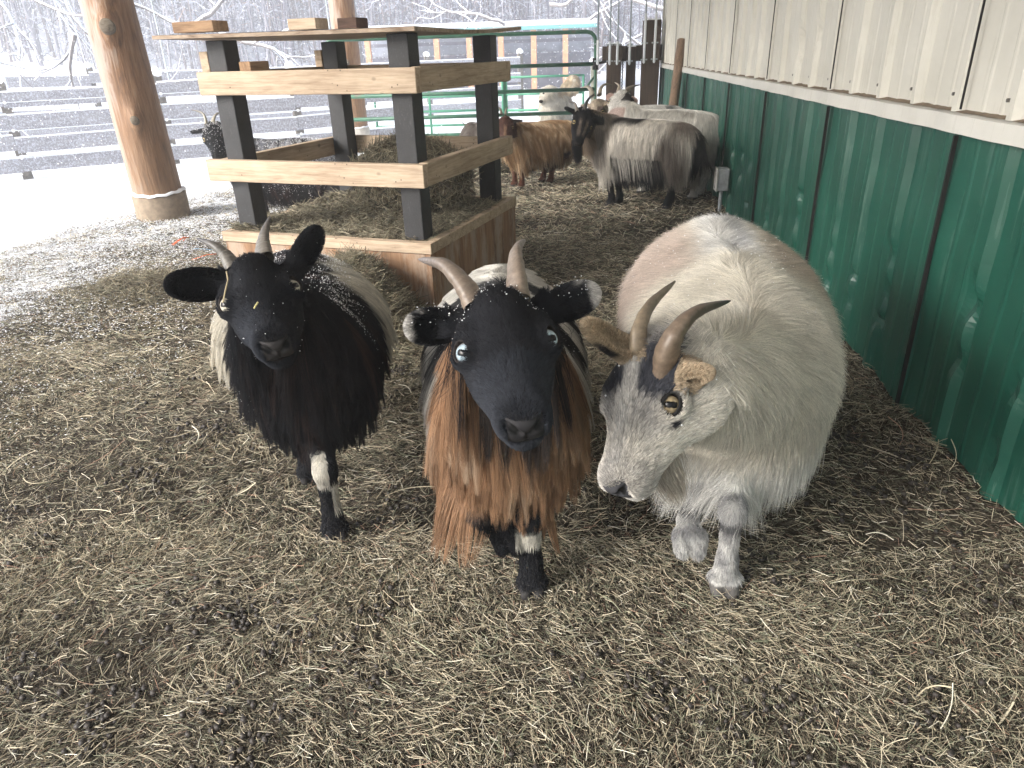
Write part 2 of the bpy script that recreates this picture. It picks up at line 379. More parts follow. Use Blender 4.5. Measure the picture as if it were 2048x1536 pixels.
nt.links.new(c, b.inputs['Base Color']); b.inputs['Roughness'].default_value = .55; bump(nt, b, mth(nt, 'ADD', n3, nf), .6, .0015)
m_snow, nt, b = newmat('snow'); b.inputs['Base Color'].default_value = (.88, .90, .94, 1); b.inputs['Roughness'].default_value = .8; bump(nt, b, nse(nt, tc(nt), 60, 4), .3, .01)

# ================================================================== hay feeder
feeder = empty('hay_feeder', fp(.5, .5, 0)); yawF = math.atan2(BU[1], BU[0])
tag(feeder, 'wooden hay feeder box with four black plastic posts, board rails and a plywood top', 'feeder')
def board(name, p0, p1, h, th, mat, parent, par_under=True, seed=0, z_tilt=0):
    """board whose face runs p0->p1 (bottom outer edge), height h, thickness th towards inside (left of direction)"""
    p0 = np.array(p0, float); p1 = np.array(p1, float); L = np.linalg.norm(p1-p0)
    mb = MB().box((-L/2, 0, 0), (L, 0, 0), (0, th, 0), (0, 0, h)); o = mb.build(name, mat, bevel=.0035)
    mid = (p0+p1)/2; d = (p1-p0)/L; yaw = math.atan2(d[1], d[0]); pit = -math.asin(d[2])
    o.matrix_world = Matrix.Translation(mid) @ Matrix.Rotation(yaw, 4, 'Z') @ Matrix.Rotation(pit, 4, 'Y')
    if parent is not None:
        mw = o.matrix_world.copy(); o.parent = parent; o.matrix_parent_inverse = Matrix.Translation(parent.location).inverted()
    return o
S = .985; I0 = .05; PW = .085
posts = {}
for (u, v, top) in ((I0, I0, 1.075), (S-I0-PW, I0, 1.078), (I0, S-I0-PW, 1.075), (S-I0-PW, S-I0-PW, 1.075)):
    mb = MB().box(fp(u, v, .335), np.array([*BU, 0])*PW, np.array([*BV, 0])*PW, (0, 0, top-.335))
    under(mb.build('post', m_plastic, bevel=.004), feeder); posts[(round(u, 2), round(v, 2))] = top
for name, z, h in (('lower_rail', .545, .086), ('upper_rail', .878, .086)):
    a0, a1 = .010, S-.010; th = .038
    e = .03 if name == 'lower_rail' else -.012
    board(name, fp(a0, a0, z), fp(S+e, a0, z+.003), h, -th, m_board, feeder)                       # front
    board(name, fp(a0, a1, z), fp(S, a1, z+.004), h, th, m_board_y, feeder)            # back
    board(name, fp(a0-.0, a0+th+.003, z+.002), fp(a0-.0, S+.02, z+.002), h, th, m_board_y, feeder)    # right side
    board(name, fp(a1, a0+th+.003, z+.002), fp(a1, S+.01, z+.002), h, -th, m_board_y, feeder)  # left side
for v_ in (.05, S-.14):
    mb = MB().box(fp(S-.049, v_, .955), np.array([*BU, 0])*.04, np.array([*BV, 0])*.088, (0, 0, .085)); under(mb.build('cleat', m_board_y, bevel=.003), feeder)
# fix side boards: thickness must point inwards (handled by sign above)
zb = .34
def pl(u0, u1, v0, v1, z0, z1, name, mat, bev=.003):
    mb = MB().box((0, 0, 0), (u1-u0, 0, 0), (0, v1-v0, 0), (0, 0, z1-z0)); o = mb.build(name, mat, bevel=bev)
    # local x along BU, local y along BV (mirror-free: BU x BV = -z so flip)
    c0 = fp(u0, v0, z0); o.matrix_world = Matrix([[BU[0], BV[0], 0, c0[0]], [BU[1], BV[1], 0, c0[1]], [0, 0, 1, c0[2]], [0, 0, 0, 1]])
    o.data.flip_normals(); mw = o.matrix_world.copy(); o.parent = feeder; o.matrix_parent_inverse = Matrix.Translation(feeder.location).inverted(); return o
pl(.0, S, .0, .016, -.08, zb-.045, 'side_panel', m_plyside)
pl(.0, .016, .018, S-.018, -.08, zb-.045, 'side_panel', m_plyside)
pl(S-.016, S, .018, S-.018, -.08, zb-.045, 'side_panel', m_plyside)
pl(.0, S, S-.016, S, -.08, zb-.045, 'side_panel', m_plyside)
pl(-.006, S+.006, -.006, .034, zb-.043, zb, 'rim_board', m_board)
pl(-.006, .034, .036, S-.036, zb-.043, zb, 'rim_board', m_board_y)
pl(S-.034, S+.006, .036, S-.036, zb-.043, zb, 'rim_board', m_board_y)
pl(-.006, S+.006, S-.034, S+.006, zb-.043, zb, 'rim_board', m_board_y)
pl(.036, S-.036, .036, S-.036, zb-.06, zb-.035, 'floor_board', m_plyside)
# plywood top (slightly warped sheet), laid on the posts
def top_pt(u, v):
    A = YP(305, 66, 2.91); return None
nU, nV = 14, 12; V = []
for i in range(nU+1):
    for j in range(nV+1):
        u = -.02+(S+.150)*i/nU; v = -.03+(S+.13)*j/nV
        z = 1.0775+.012*(u/1.2)**1.5 if u > 0 else 1.0775
        z += .020*max(0, (v-.4)/.7)**1.5*(1-min(1, max(0, u)/.9))-.004*math.sin(v*3)
        V.append(fp(u, v, z))
Fc = [(i*(nV+1)+j, i*(nV+1)+j+1, (i+1)*(nV+1)+j+1, (i+1)*(nV+1)+j) for i in range(nU) for j in range(nV)]
o = mesh_obj('plywood_top', V, Fc, m_plyedge, smooth_=False); s = o.modifiers.new('t', 'SOLIDIFY'); s.thickness = .013; s.offset = 1; under(o, feeder)
o.data.update()
sn_ = mesh_obj('top_snow', [np.array(v)+np.array([0, 0, .0145]) for v in V], Fc, m_snow, smooth_=True); under(sn_, feeder)
def offcut(px0, px1, py, Y, label, mat, h=.038, w_=.088, yaw=None, z=None):
    a = YP(px0, py, Y); b_ = YP(px1, py, Y); L = abs(b_[0]-a[0]); c = (a+b_)/2
    if z is None: z = 1.105
    o = MB().box((-L/2, -w_/2, 0), (L, 0, 0), (0, w_, 0), (0, 0, h)).build('wood_offcut', mat, bevel=.003)
    o.location = (c[0], c[1], z); o.rotation_euler = (0, 0, (yawF+math.pi) if yaw is None else yaw); tag(o, label, 'wood block', 'wood blocks left on the feeder'); return o
offcut(352, 448, 48, 2.95, 'knotty pine block at the far left of the feeder top', m_boardd, z=1.107)
offcut(585, 648, 50, 2.98, 'orange pine block near the middle of the feeder top', m_board, z=1.104)
offcut(684, 727, 45, 3.0, 'dark brown wood block on the feeder top in front of the far log post', m_offd, z=1.101)
offcut(488, 528, 130, 2.95, 'short brown block resting behind the upper front rail', m_boardd, h=.045, z=.955, yaw=.9)
# hay inside the box: bumpy layer
def hay_h(u, v):
    p = np.stack([u, v, 0*u], -1); return zb-.012+.028*noise(p, 9, 1)+.012*noise(p, 25, 2)+.02*np.exp(-(((u-.5)/.3)**2+((v-.55)/.25)**2))
uu = np.linspace(.034, S-.034, 60); U, Vv = np.meshgrid(uu, uu, indexing='ij'); H = hay_h(U, Vv)
PV = BC[None, None]+BU*U[..., None]+BV*Vv[..., None]; V = np.concatenate([PV, H[..., None]], -1).reshape(-1, 3)
ix = np.arange(U.size).reshape(U.shape); Qh = np.stack([ix[:-1, :-1], ix[:-1, 1:], ix[1:, 1:], ix[1:, :-1]], -1).reshape(-1, 4)
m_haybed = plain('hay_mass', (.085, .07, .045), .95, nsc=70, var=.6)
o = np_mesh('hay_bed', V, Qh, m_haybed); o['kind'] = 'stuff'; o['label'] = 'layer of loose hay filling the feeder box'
m_straw = hair_mat('hay_fibre', .5, .12)
oc = np.array([(1, 0, 0), (-1, 0, 0), (0, 1, 0), (0, -1, 0), (0, 0, 1), (0, 0, -1)], float); of = np.array([(0, 2, 4), (2, 1, 4), (1, 3, 4), (3, 0, 4), (2, 0, 5), (1, 2, 5), (3, 1, 5), (0, 3, 5)])
# ================================================================== straw scatter
STRAW_COLS = np.array([(.44, .39, .29), (.36, .31, .22), (.27, .235, .165), (.18, .165, .115), (.21, .215, .145), (.125, .10, .070), (.08, .062, .045), (.55, .52, .43), (.27, .17, .12)])
STRAW_P = np.array([.14, .17, .17, .13, .12, .12, .07, .05, .03])
def strands(n, posfn, hfn, lmin, lmax, r0, zlift=.012, tilt=.22, seg=4, bend=.35, cols=STRAW_COLS, pr=STRAW_P, bright=1.0, snow=0.0):
    x, y = posfn(n); n = len(x)
    L = lmin+(lmax-lmin)*rng.random(n)**2.2; an = rng.uniform(0, 2*np.pi, n)
    # streaky, locally combed lay
    p3 = np.stack([x, y, 0*x], -1); an = np.where(rng.random(n) < .45, noise(p3, 3.1, 2)*3.5+rng.normal(0, .45, n), an)
    tl = rng.normal(0, tilt, n); z = hfn(x, y)+rng.random(n)**2*zlift+.001
    d = np.stack([np.cos(an)*np.cos(tl), np.sin(an)*np.cos(tl), np.sin(tl)], -1)
    side = np.stack([-np.sin(an), np.cos(an), 0*an], -1)
    t = np.linspace(-.5, .5, seg)[None, :, None]
    kink = rng.normal(0, bend, (n, 1, 1)); kz = rng.normal(0, bend*.4, (n, 1, 1))
    c = np.stack([x, y, z], -1)[:, None, :]
    pts = c + d[:, None, :]*t*L[:, None, None] + side[:, None, :]*kink*(t*t-.1)*L[:, None, None]
    pts[:, :, 2] += (kz[:, :, 0]*(t[:, :, 0]**2))*L[:, None]
    gz = hfn(pts[:, :, 0], pts[:, :, 1])-.003; pts[:, :, 2] = np.maximum(pts[:, :, 2], gz)
    r = (r0*(.55+.9*rng.random(n)**1.6))[:, None]*np.ones((1, seg))
    col = cols[rng.choice(len(cols), n, p=pr/pr.sum())]*(.75+.5*rng.random((n, 1)))*bright
    return pts, r, col
def in_view(x, y, m=60):
    v = np.stack([x, y, np.zeros_like(x)-CAM_H], -1)@CAM_M
    px = 1024+F_PX*v[:, 0]/np.maximum(-v[:, 2], 1e-3); py = 768-F_PX*v[:, 1]/np.maximum(-v[:, 2], 1e-3)
    return (px > -m) & (px < 2048+m) & (py < 1536+m) & (v[:, 2] < -.1)
patch = lambda x, y: noise(np.stack([x, y, 0*x], -1), 2.6, 4)+.5*noise(np.stack([x, y, 0*x], -1), 7.5, 1)
def ring(y0, y1, x0, x1, dens_keep=1.0):
    def f(n):
        y = np.sqrt(rng.uniform(y0**2, y1**2, n)) if y0 > 0 else rng.uniform(y0, y1, n)
        x = rng.uniform(x0, x1, n)
        k = in_view(x, y) & (x < XW-.012)
        # straw thins in patches and towards the wall; snow dusting hides straw
        pr = .60+.55*patch(x, y)+.05
        pr = pr*(1-.45*smooth(.15, .8, x)); s = snowness(x, y); pr = pr*(1-.55*smooth(.25, .6, s))
        k &= rng.random(n) < np.clip(pr, .06, 1); k &= s < .93
        # nothing under the feeder box
        dx = x-BC[0]; dy = y-BC[1]; u = dx*BU[0]+dy*BU[1]; v = dx*BV[0]+dy*BV[1]
        k &= ~((u > .01) & (u < .97) & (v > .01) & (v < .97))
        return x[k], y[k]
    return f
parts = []
DK = np.array([.01, .03, .09, .16, .16, .27, .26, .00, .02]); LT = np.array([.20, .22, .20, .10, .14, .04, .01, .06, .03])
for (n, y0, y1, x0, x1, l0, l1, r0) in ((190000, .25, 1.3, -1.9, .95, .006, .042, .00062), (150000, 1.3, 2.4, -3.0, .95, .008, .05, .00072),
                                        (110000, 2.4, 4.2, -4.4, .95, .012, .06, .0010), (65000, 4.2, 6.5, -4.6, .95, .02, .08, .0017), (45000, 6.5, 9.5, -4.2, .95, .03, .10, .0025)):
    parts.append(strands(n, ring(y0, y1, x0, x1), gh, l0, l1, r0*.9, zlift=.010, bend=.22, pr=DK, bright=.85))
    parts.append(strands(int(n*.62), ring(y0, y1, x0, x1), gh, l0*1.2, l1*1.15, r0*.70, zlift=.024, tilt=.32, bend=.20, pr=LT, bright=1.45))
# a few long stalks
parts.append(strands(1500, ring(.3, 2.6, -1.9, .92), gh, .05, .13, .0011, zlift=.028, bend=.45, bright=1.5, pr=LT))
# heaps
def heap(cx, cy, sx, sy):
    def f(n):
        x = rng.normal(cx, sx, n); y = rng.normal(cy, sy, n); dx = x-BC[0]; dy = y-BC[1]; u = dx*BU[0]+dy*BU[1]; v = dx*BV[0]+dy*BV[1]
        k = ~((u > -.01) & (u < .99) & (v > -.01) & (v < .99)); return x[k], y[k]
    return f
hc = np.array([(.31, .275, .19), (.21, .185, .125), (.15, .145, .095), (.11, .085, .055), (.40, .36, .26)]); hp = np.array([.25, .25, .2, .2, .1])
hp1 = strands(22000, heap(-.86, 2.56, .15, .14), gh, .03, .12, .0009, zlift=.04, tilt=.45, bend=.7, cols=hc, pr=hp)
hp2 = strands(7000, heap(-2.05, 3.1, .18, .12), gh, .03, .11, .0011, zlift=.03, tilt=.4, bend=.7, cols=hc, pr=hp)
def cat_parts(ps):
    k = ps[0][0].shape[1]; return np.concatenate([p[0] for p in ps]), np.concatenate([p[1] for p in ps]), np.concatenate([p[2] for p in ps])
A_, B_, C_ = cat_parts(parts); o = curves_obj('straw_bedding', A_, B_, C_, m_straw); o['kind'] = 'stuff'; o['label'] = 'scattered straw and hay stalks covering the ground'
o = curves_obj('hay_pile', *hp1, m_straw); o['kind'] = 'stuff'; o['label'] = 'green brown hay heaped against the front of the feeder box'
o = curves_obj('hay_heap', *hp2, m_straw); o['kind'] = 'stuff'; o['label'] = 'low clump of hay on the frosty ground left of the black goat'
# hay in the feeder box
def inbox(n):
    u = rng.uniform(.03, S-.03, n); v = rng.uniform(.03, S-.03, n); p = BC+BU*u[:, None]+BV*v[:, None]; return p[:, 0], p[:, 1]
def boxh(x, y):
    dx = x-BC[0]; dy = y-BC[1]; return hay_h(dx*BU[0]+dy*BU[1], dx*BV[0]+dy*BV[1])
a = strands(42000, inbox, boxh, .02, .10, .0010, zlift=.022, tilt=.35, bend=.7, cols=hc, pr=hp)
o = curves_obj('loose_hay', *a, m_straw); o['kind'] = 'stuff'; o['label'] = 'loose hay strewn over the inside of the feeder box'
# hay net: bulging bag of hay with dark net
net = empty('hay_net', fp(.42, .56, .36)); tag(net, 'dark netted bag stuffed with hay lying inside the feeder behind its lower front rail', 'hay net')
Rn = np.array([.27, .20, .165]); nc = fp(.36, .58, .485)
def netpt(th, ph):
    d = np.stack([np.cos(th)*np.cos(ph), np.sin(th)*np.cos(ph), np.sin(ph)], -1); r = 1+.09*noise(d, 3.2, 2)+.04*noise(d, 8, 1)
    q = d*r[..., None]*Rn; M = np.array([[BU[0], BV[0], 0], [BU[1], BV[1], 0], [0, 0, 1]]); return q@M.T+nc, d@M.T
nt_, np_ = 48, 28; th, ph = np.meshgrid(np.linspace(0, 2*np.pi, nt_, endpoint=False), np.linspace(-1.45, 1.5, np_), indexing='ij'); V, _ = netpt(th, ph)
ix = np.arange(th.size).reshape(th.shape); Qn = np.stack([ix[:, :-1], np.roll(ix, -1, 0)[:, :-1], np.roll(ix, -1, 0)[:, 1:], ix[:, 1:]], -1).reshape(-1, 4)
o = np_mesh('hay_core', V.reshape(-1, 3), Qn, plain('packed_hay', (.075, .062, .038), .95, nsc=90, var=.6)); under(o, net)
n = 9000; th = rng.uniform(0, 2*np.pi, n); ph = rng.uniform(-1.1, 1.5, n); p0, d0 = netpt(th, ph)
tg = nz(np.cross(d0, rng.normal(size=(n, 3)))); dd = nz(tg+d0*np.abs(rng.normal(0, .35, (n, 1)))); L = rng.uniform(.02, .075, n)
t = np.linspace(0, 1, 4)[None, :, None]; pts = p0[:, None]+dd[:, None]*t*L[:, None, None]+rng.normal(0, .2, (n, 1, 3))*t*t*L[:, None, None]
o = curves_obj('hay_ends', pts, np.full((1, 4), .0009), hc[rng.choice(5, n, p=hp)]*(.7+.6*rng.random((n, 1))), m_straw); o['kind'] = 'stuff'; under(o, net)
pts = []
for k in range(20):
    for s_ in (1, -1):
        tt = np.linspace(-1.35, 1.45, 40); p, d = netpt(2*np.pi*k/20+s_*tt*.9, tt); pts.append(p+d*.004)
o = curves_obj('netting', np.array(pts), np.full((1, 40), .0016), np.tile((.015, .015, .017), (40, 1)), m_straw); under(o, net)

# powdery snow lying on the straw near the open side
n = 230000; y = rng.uniform(.9, 6.6, n); x = rng.uniform(-4.6, -.3, n); sn_v = snowness(x, y); k = in_view(x, y) & (rng.random(n) < np.clip(sn_v*1.25+.35*noise(np.stack([x, y, 0*x], -1), 5, 2)*(sn_v > .05), 0, 1)) & (sn_v < .95)
dx = x-BC[0]; dy = y-BC[1]; k &= ~((dx*BU[0]+dy*BU[1] > .0) & (dx*BU[0]+dy*BU[1] < .98) & (dx*BV[0]+dy*BV[1] > 0) & (dx*BV[0]+dy*BV[1] < .98)); x, y = x[k], y[k]; n = len(x)

sz = rng.uniform(.0010, .0028, n)*(.7+.20*y); pp = np.stack([x, y, gh(x, y)+.006+.012*rng.random(n)], -1); V = pp[:, None]+oc[None]*(sz[:, None, None]*rng.uniform(.6, 1.5, (n, 1, 3))*np.array([1.3, 1.3, .5]))
o = np_mesh('snow_dusting', V.reshape(-1, 3), (of[None]+(np.arange(n)*6)[:, None, None]).reshape(-1, 3), m_snow, smooth_=True); o['kind'] = 'stuff'; o['label'] = 'thin dusting of dry snow blown in over the bedding'
# droppings
def pellets(n, fn, name, label):
    x, y = fn(n); n = len(x); z = gh(x, y)+.010+.008*rng.random(n); a = rng.uniform(0, 6.28, n)
    base = np.array([(0, 0, 1), (.87, 0, .5), (.27, .83, .5), (-.7, .51, .5), (-.7, -.51, .5), (.27, -.83, .5), (.7, .51, -.5), (-.27, .83, -.5), (-.87, 0, -.5), (-.27, -.83, -.5), (.7, -.51, -.5), (0, 0, -1)])
    base = base/np.linalg.norm(base, axis=1, keepdims=True)
    tr = np.array([(0, 1, 2), (0, 2, 3), (0, 3, 4), (0, 4, 5), (0, 5, 1), (1, 6, 2), (2, 7, 3), (3, 8, 4), (4, 9, 5), (5, 10, 1), (6, 7, 2), (7, 8, 3), (8, 9, 4), (9, 10, 5), (10, 6, 1), (11, 7, 6), (11, 8, 7), (11, 9, 8), (11, 10, 9), (11, 6, 10)])
    s = rng.uniform(.0042, .0070, n)[:, None, None]*np.array([1.25, 1, 1])
    v = base[None]*s; ca, sa = np.cos(a)[:, None], np.sin(a)[:, None]
    v = np.stack([v[..., 0]*ca-v[..., 1]*sa, v[..., 0]*sa+v[..., 1]*ca, v[..., 2]], -1)+np.stack([x, y, z], -1)[:, None]
    f = tr[None]+(np.arange(n)*12)[:, None, None]; o = np_mesh(name, v.reshape(-1, 3), f.reshape(-1, 3), m_pel); o['kind'] = 'stuff'; o['label'] = label; return o
m_pel = plain('dropping', (.032, .026, .022), .6, nsc=120, var=.5)
def clus(n):
    cx = rng.uniform(-1.5, .9, 90); cy = .3+2.0*rng.random(90)**1.6; i = rng.integers(0, 90, n); s = rng.uniform(.02, .09, 90)
    x = cx[i]+rng.normal(0, 1, n)*s[i]; y = cy[i]+rng.normal(0, 1, n)*s[i]; k = in_view(x, y) & (x < .9); return x[k], y[k]
pellets(1900, clus, 'droppings', 'small dark goat droppings scattered in clusters through the straw')
# twine bits
def twine(name, pts, r, colr, label):
    m = plain(name+'_fibre', colr, .6); mb = MB()
    for p in pts:
        q = [np.array((x, y, float(gh(x, y))+z)) for x, y, z in p]; mb.tube(q, r, 6)
    o = mb.build(name, m, smooth_=True); tag(o, label, 'twine', 'bits of baling twine on the ground'); return o
g1 = G(363, 492); g2 = G(415, 520); g3 = G(405, 503)
twine('baling_twine', [[(g1[0]-.03, g1[1]-.05, .01), (g1[0]-.01, g1[1]+.01, .03), (g1[0]+.012, g1[1]+.06, .035), (g1[0]+.02, g1[1]-.0, .02)], [(g1[0]-.015, g1[1]-.06, .01), (g1[0]+.01, g1[1]+.03, .04), (g1[0]+.03, g1[1]+.05, .03)]], .0028, (.75, .16, .05), 'loop of frayed orange twine standing up in the frosty straw left of the feeder')
twine('baling_twine', [[(g2[0]-.06, g2[1]-.05, .01), (g2[0], g2[1]+.01, .02), (g2[0]+.05, g2[1]+.04, .015)]], .0028, (.72, .17, .06), 'orange twine lying flat behind the black goat horn')
twine('baling_twine', [[(g3[0]-.07, g3[1]+.02, .01), (g3[0], g3[1]+.0, .015), (g3[0]+.07, g3[1]-.01, .01)]], .002, (.15, .33, .5), 'thin blue twine lying in the frosty straw')

# ================================================================== log posts
def logmat():
    m, nt, b = newmat('peeled_log'); v = tc(nt, scale=(1, 1, .10)); v0 = tc(nt)
    n1 = nse(nt, v, 26, 6, .65, .8); n2 = nse(nt, v, 90, 4, .6); n3 = nse(nt, v0, 2.2, 3)
    c = ramp(nt, n1, [(.28, (.085, .042, .020)), (.48, (.25, .125, .055)), (.70, (.36, .215, .115))])
    c = mixc(nt, .55, c, ramp(nt, n2, [(.3, (.55, .5, .45)), (.62, (1, 1, 1))]), 'MULTIPLY')
    sp = N(nt, 'ShaderNodeSeparateXYZ'); nt.links.new(v0, sp.inputs[0])
    # paler and greyer towards one side, broken up by the grain
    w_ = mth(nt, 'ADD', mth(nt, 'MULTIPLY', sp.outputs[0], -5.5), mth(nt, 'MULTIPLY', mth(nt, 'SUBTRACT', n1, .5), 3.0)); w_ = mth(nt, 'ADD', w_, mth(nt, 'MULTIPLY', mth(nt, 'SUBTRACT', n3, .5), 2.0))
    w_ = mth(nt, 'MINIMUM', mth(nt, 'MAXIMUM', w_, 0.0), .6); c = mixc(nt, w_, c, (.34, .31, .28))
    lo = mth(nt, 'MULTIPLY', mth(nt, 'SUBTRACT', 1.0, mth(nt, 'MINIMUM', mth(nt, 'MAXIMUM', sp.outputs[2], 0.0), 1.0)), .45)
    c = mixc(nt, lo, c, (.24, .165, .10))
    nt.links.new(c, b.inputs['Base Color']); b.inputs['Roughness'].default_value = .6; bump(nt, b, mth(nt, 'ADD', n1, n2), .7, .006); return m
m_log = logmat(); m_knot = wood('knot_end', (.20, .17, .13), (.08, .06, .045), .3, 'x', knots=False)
m_tube = plain('cardboard_concrete_form', (.25, .195, .14), .85, nsc=30, var=.22)
m_conc = plain('pale_concrete', (.55, .52, .47), .9, nsc=25, var=.15)
def log_post(c, r, h, label, knots, mcol, hc_, seed, lean=0.0):
    root = empty('log_post', (c[0], c[1], 0)); tag(root, label, 'log post'); z0 = float(gh(c[0], c[1])); n = 40; V = []; zs = np.linspace(0, h, 46)
    for z in zs:
        for k in range(n):
            a = 2*math.pi*k/n; d = np.array([math.cos(a), math.sin(a), 0]); rr = r*(1-.03*z)*(1+.018*float(noise(np.array([d[0]*1.2, d[1]*1.2, z*.8+seed]), 1.6)))
            for (az, kz, kr, ks) in knots:
                da = (a-az+math.pi) % (2*math.pi)-math.pi; rr += ks*math.exp(-((da*r/kr)**2+((z-kz)/(kr*1.6))**2))
            V.append((d[0]*rr-lean*z, d[1]*rr, z))
    Fc = [(i*n+k, i*n+(k+1) % n, (i+1)*n+(k+1) % n, (i+1)*n+k) for i in range(len(zs)-1) for k in range(n)]
    o = mesh_obj('trunk', V, Fc, m_log, root, True)
    for (az, kz, kr, ks) in knots:
        d = np.array([math.cos(az), math.sin(az), 0]); up = np.array([0, 0, 1.]); s_ = np.cross(up, d); ax = nz(d+np.array([0, 0, .28])); cpos = d*(r*(1-.03*kz)+ks*.55)+np.array([-lean*kz, 0, kz])
        MB().tube([cpos-ax*.03, cpos+ax*(ks*.6+.006), cpos+ax*(ks*.6+.010)], [kr*.78, kr*.70, kr*.6], 22).build('knot', m_knot, root, True)
    mb = MB(); rc = r+.016; N_ = 40; zt = hc_
    V = []
    for z, q in ((z0-.15, rc), (zt-.01, rc), (zt, rc-.008), (zt+.001, r-.01)):
        for k in range(N_):
            a = 2*math.pi*k/N_; V.append((math.cos(a)*q, math.sin(a)*q, z+.008*math.sin(a*2+seed)))
    Fc = [(i*N_+k, i*N_+(k+1) % N_, (i+1)*N_+(k+1) % N_, (i+1)*N_+k) for i in range(3) for k in range(N_)]; mesh_obj('footing', V, Fc, mcol, root, True)
    V = []
    for k in range(N_+1):
        a = 2*math.pi*k/N_; z = zt+.006+.008*math.sin(a*2+seed)
        for q, dz in ((rc+.004, -.006), (rc+.001, .006), (r+.012, .011), (r-.012, .008)):
            V.append((math.cos(a)*q*(1+.004*math.sin(a*17)), math.sin(a)*q, z+dz+.004*math.sin(a*11+seed)))
    Fc = [(k*4+j, (k+1)*4+j, (k+1)*4+j+1, k*4+j+1) for k in range(N_) for j in range(3)]; mesh_obj('snow_rim', V, Fc, m_snow, root, True)
    return root
pc = G(314, 440); camdir = math.atan2(-pc[1], -pc[0])
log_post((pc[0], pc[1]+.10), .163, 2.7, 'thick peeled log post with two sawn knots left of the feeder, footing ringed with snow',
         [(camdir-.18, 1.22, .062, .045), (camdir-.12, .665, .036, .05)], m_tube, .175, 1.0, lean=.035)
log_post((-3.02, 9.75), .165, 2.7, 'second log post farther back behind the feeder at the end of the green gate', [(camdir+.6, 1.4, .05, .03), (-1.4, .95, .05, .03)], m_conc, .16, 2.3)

# ================================================================== gates
m_gate, nt, b = newmat('green_gate_paint'); v = tc(nt); f = nse(nt, v, 9, 4); c = ramp(nt, f, [(.35, (.020, .085, .052)), (.6, (.035, .13, .075)), (.72, (.10, .08, .055))]); nt.links.new(c, b.inputs['Base Color']); b.inputs['Roughness'].default_value = .45
m_gate2 = plain('pale_green_gate_paint', (.05, .24, .14), .5, nsc=8)
RT = np.array([CAM_M[0, 0], CAM_M[1, 0], 0]); RT /= np.linalg.norm(RT)
g0 = YP(1188, 285, 8.75); g0[2] = 0
gate = empty('pasture_gate', g0-RT*1.5); tag(gate, 'green tubular steel gate with six horizontal rails between log post and dark timber posts', 'gate')
W = 3.0; zr = [1.185, .86, .60, .355, .155, -.045]
R_ = .10; ra = .021
fr = [g0-RT*(W)+np.array([0, 0, zr[-1]]), g0-RT*W+np.array([0, 0, zr[0]-R_])]
for a in (30, 60, 90): fr.append(g0-RT*(W-R_*(1-math.cos(rad(a))))+np.array([0, 0, zr[0]-R_+R_*math.sin(rad(a))]))
for a in (90, 60, 30, 0): fr.append(g0-RT*(R_*(1-math.cos(rad(a))))+np.array([0, 0, zr[0]-R_+R_*math.sin(rad(a))]))
fr.append(g0+np.array([0, 0, zr[-1]])); fr.append(g0-RT*W+np.array([0, 0, zr[-1]]))
under(MB().tube(fr, ra, 12, cap=False).build('frame', m_gate, smooth_=True), gate)
for z in zr[1:-1]: under(MB().tube([g0-RT*W+np.array([0, 0, z]), g0+np.array([0, 0, z])], ra, 12).build('rail', m_gate, smooth_=True), gate)
for fx in (.355, 1.02, 2.2): under(MB().cbox(g0-RT*fx+np.array([0, -.0, (zr[1]+zr[-1])/2]), .034, .008, zr[1]-zr[-1], math.atan2(RT[1], RT[0])).build('upright', m_gate), gate) if fx > .9 else None
under(MB().tube([g0+np.array([0, 0, zr[1]-.06]), g0+np.array([0, 0, zr[1]+.06])], .034, 12).tube([g0+np.array([0, 0, zr[1]]), g0+RT*.12+np.array([0, 0, zr[1]+.02])], .014, 8).build('hinge', m_dark, smooth_=True), gate)
under(MB().tube([g0+np.array([-.12, 0, zr[2]]), g0+np.array([0, 0, zr[2]+.14])], .012, 8).build('latch', m_gate, smooth_=True), gate)
def far_panel(pxl, pxr, Y, pys, label, pxs):
    a = YP(pxl, pys[0], Y); b_ = YP(pxr, pys[0]-.033*(pxr-pxl), Y+.0)
    root = empty('farm_gate', ((a[0]+b_[0])/2, Y, 0)); tag(root, label, 'gate', 'pale green gates out in the snow')
    zz = [YP(pxl, p, Y)[2] for p in pys]
    for z in zz: under(MB().tube([(a[0], Y, z), (b_[0], Y, z)], .019, 10).build('rail', m_gate2, smooth_=True), root)
    for p in pxs:
        q = YP(p, pys[0], Y); under(MB().tube([(q[0], Y, zz[-1]), (q[0], Y, zz[0]+.01)], .019, 10).build('upright', m_gate2, smooth_=True), root)
    return root
far_panel(742, 1006, 12.6, (160, 197, 226, 254, 272), 'pale green gate panel standing in the snow behind the feeder posts', (745, 856, 1004))
far_panel(1010, 1168, 12.4, (155, 189, 221, 250), 'pale green gate panel standing in the snow beside the white dog', (1012, 1167))
pg = YP(1188, 165, 11.8); pst = MB().box((pg[0]-.05, 11.8, -.3), (.10, 0, 0), (0, .1, 0), (0, 0, 1.13)).build('gate_post', plain('weathered_grey_green_wood', (.33, .33, .26), .9, nsc=15), bevel=.006)
tag(pst, 'short grey green wooden post capped with snow behind the gate hinge', 'post')
def blob(name, c, r, mat, parent=None, seed=0):
    bm = bmesh.new(); bmesh.ops.create_icosphere(bm, subdivisions=3, radius=1)
    for v in bm.verts:
        k = 1+.12*float(noise(np.array(v.co)*1.0+seed, 2.2)); v.co = Vector((v.co.x*r[0]*k, v.co.y*r[1]*k, v.co.z*r[2]*k))
    me = bpy.data.meshes.new(name); bm.to_mesh(me); bm.free(); me.polygons.foreach_set('use_smooth', [True]*len(me.polygons)); o = bpy.data.objects.new(name, me); COL.objects.link(o); me.materials.append(mat); o.location = c
    if parent is not None: under(o, parent); o.location = c
    return o
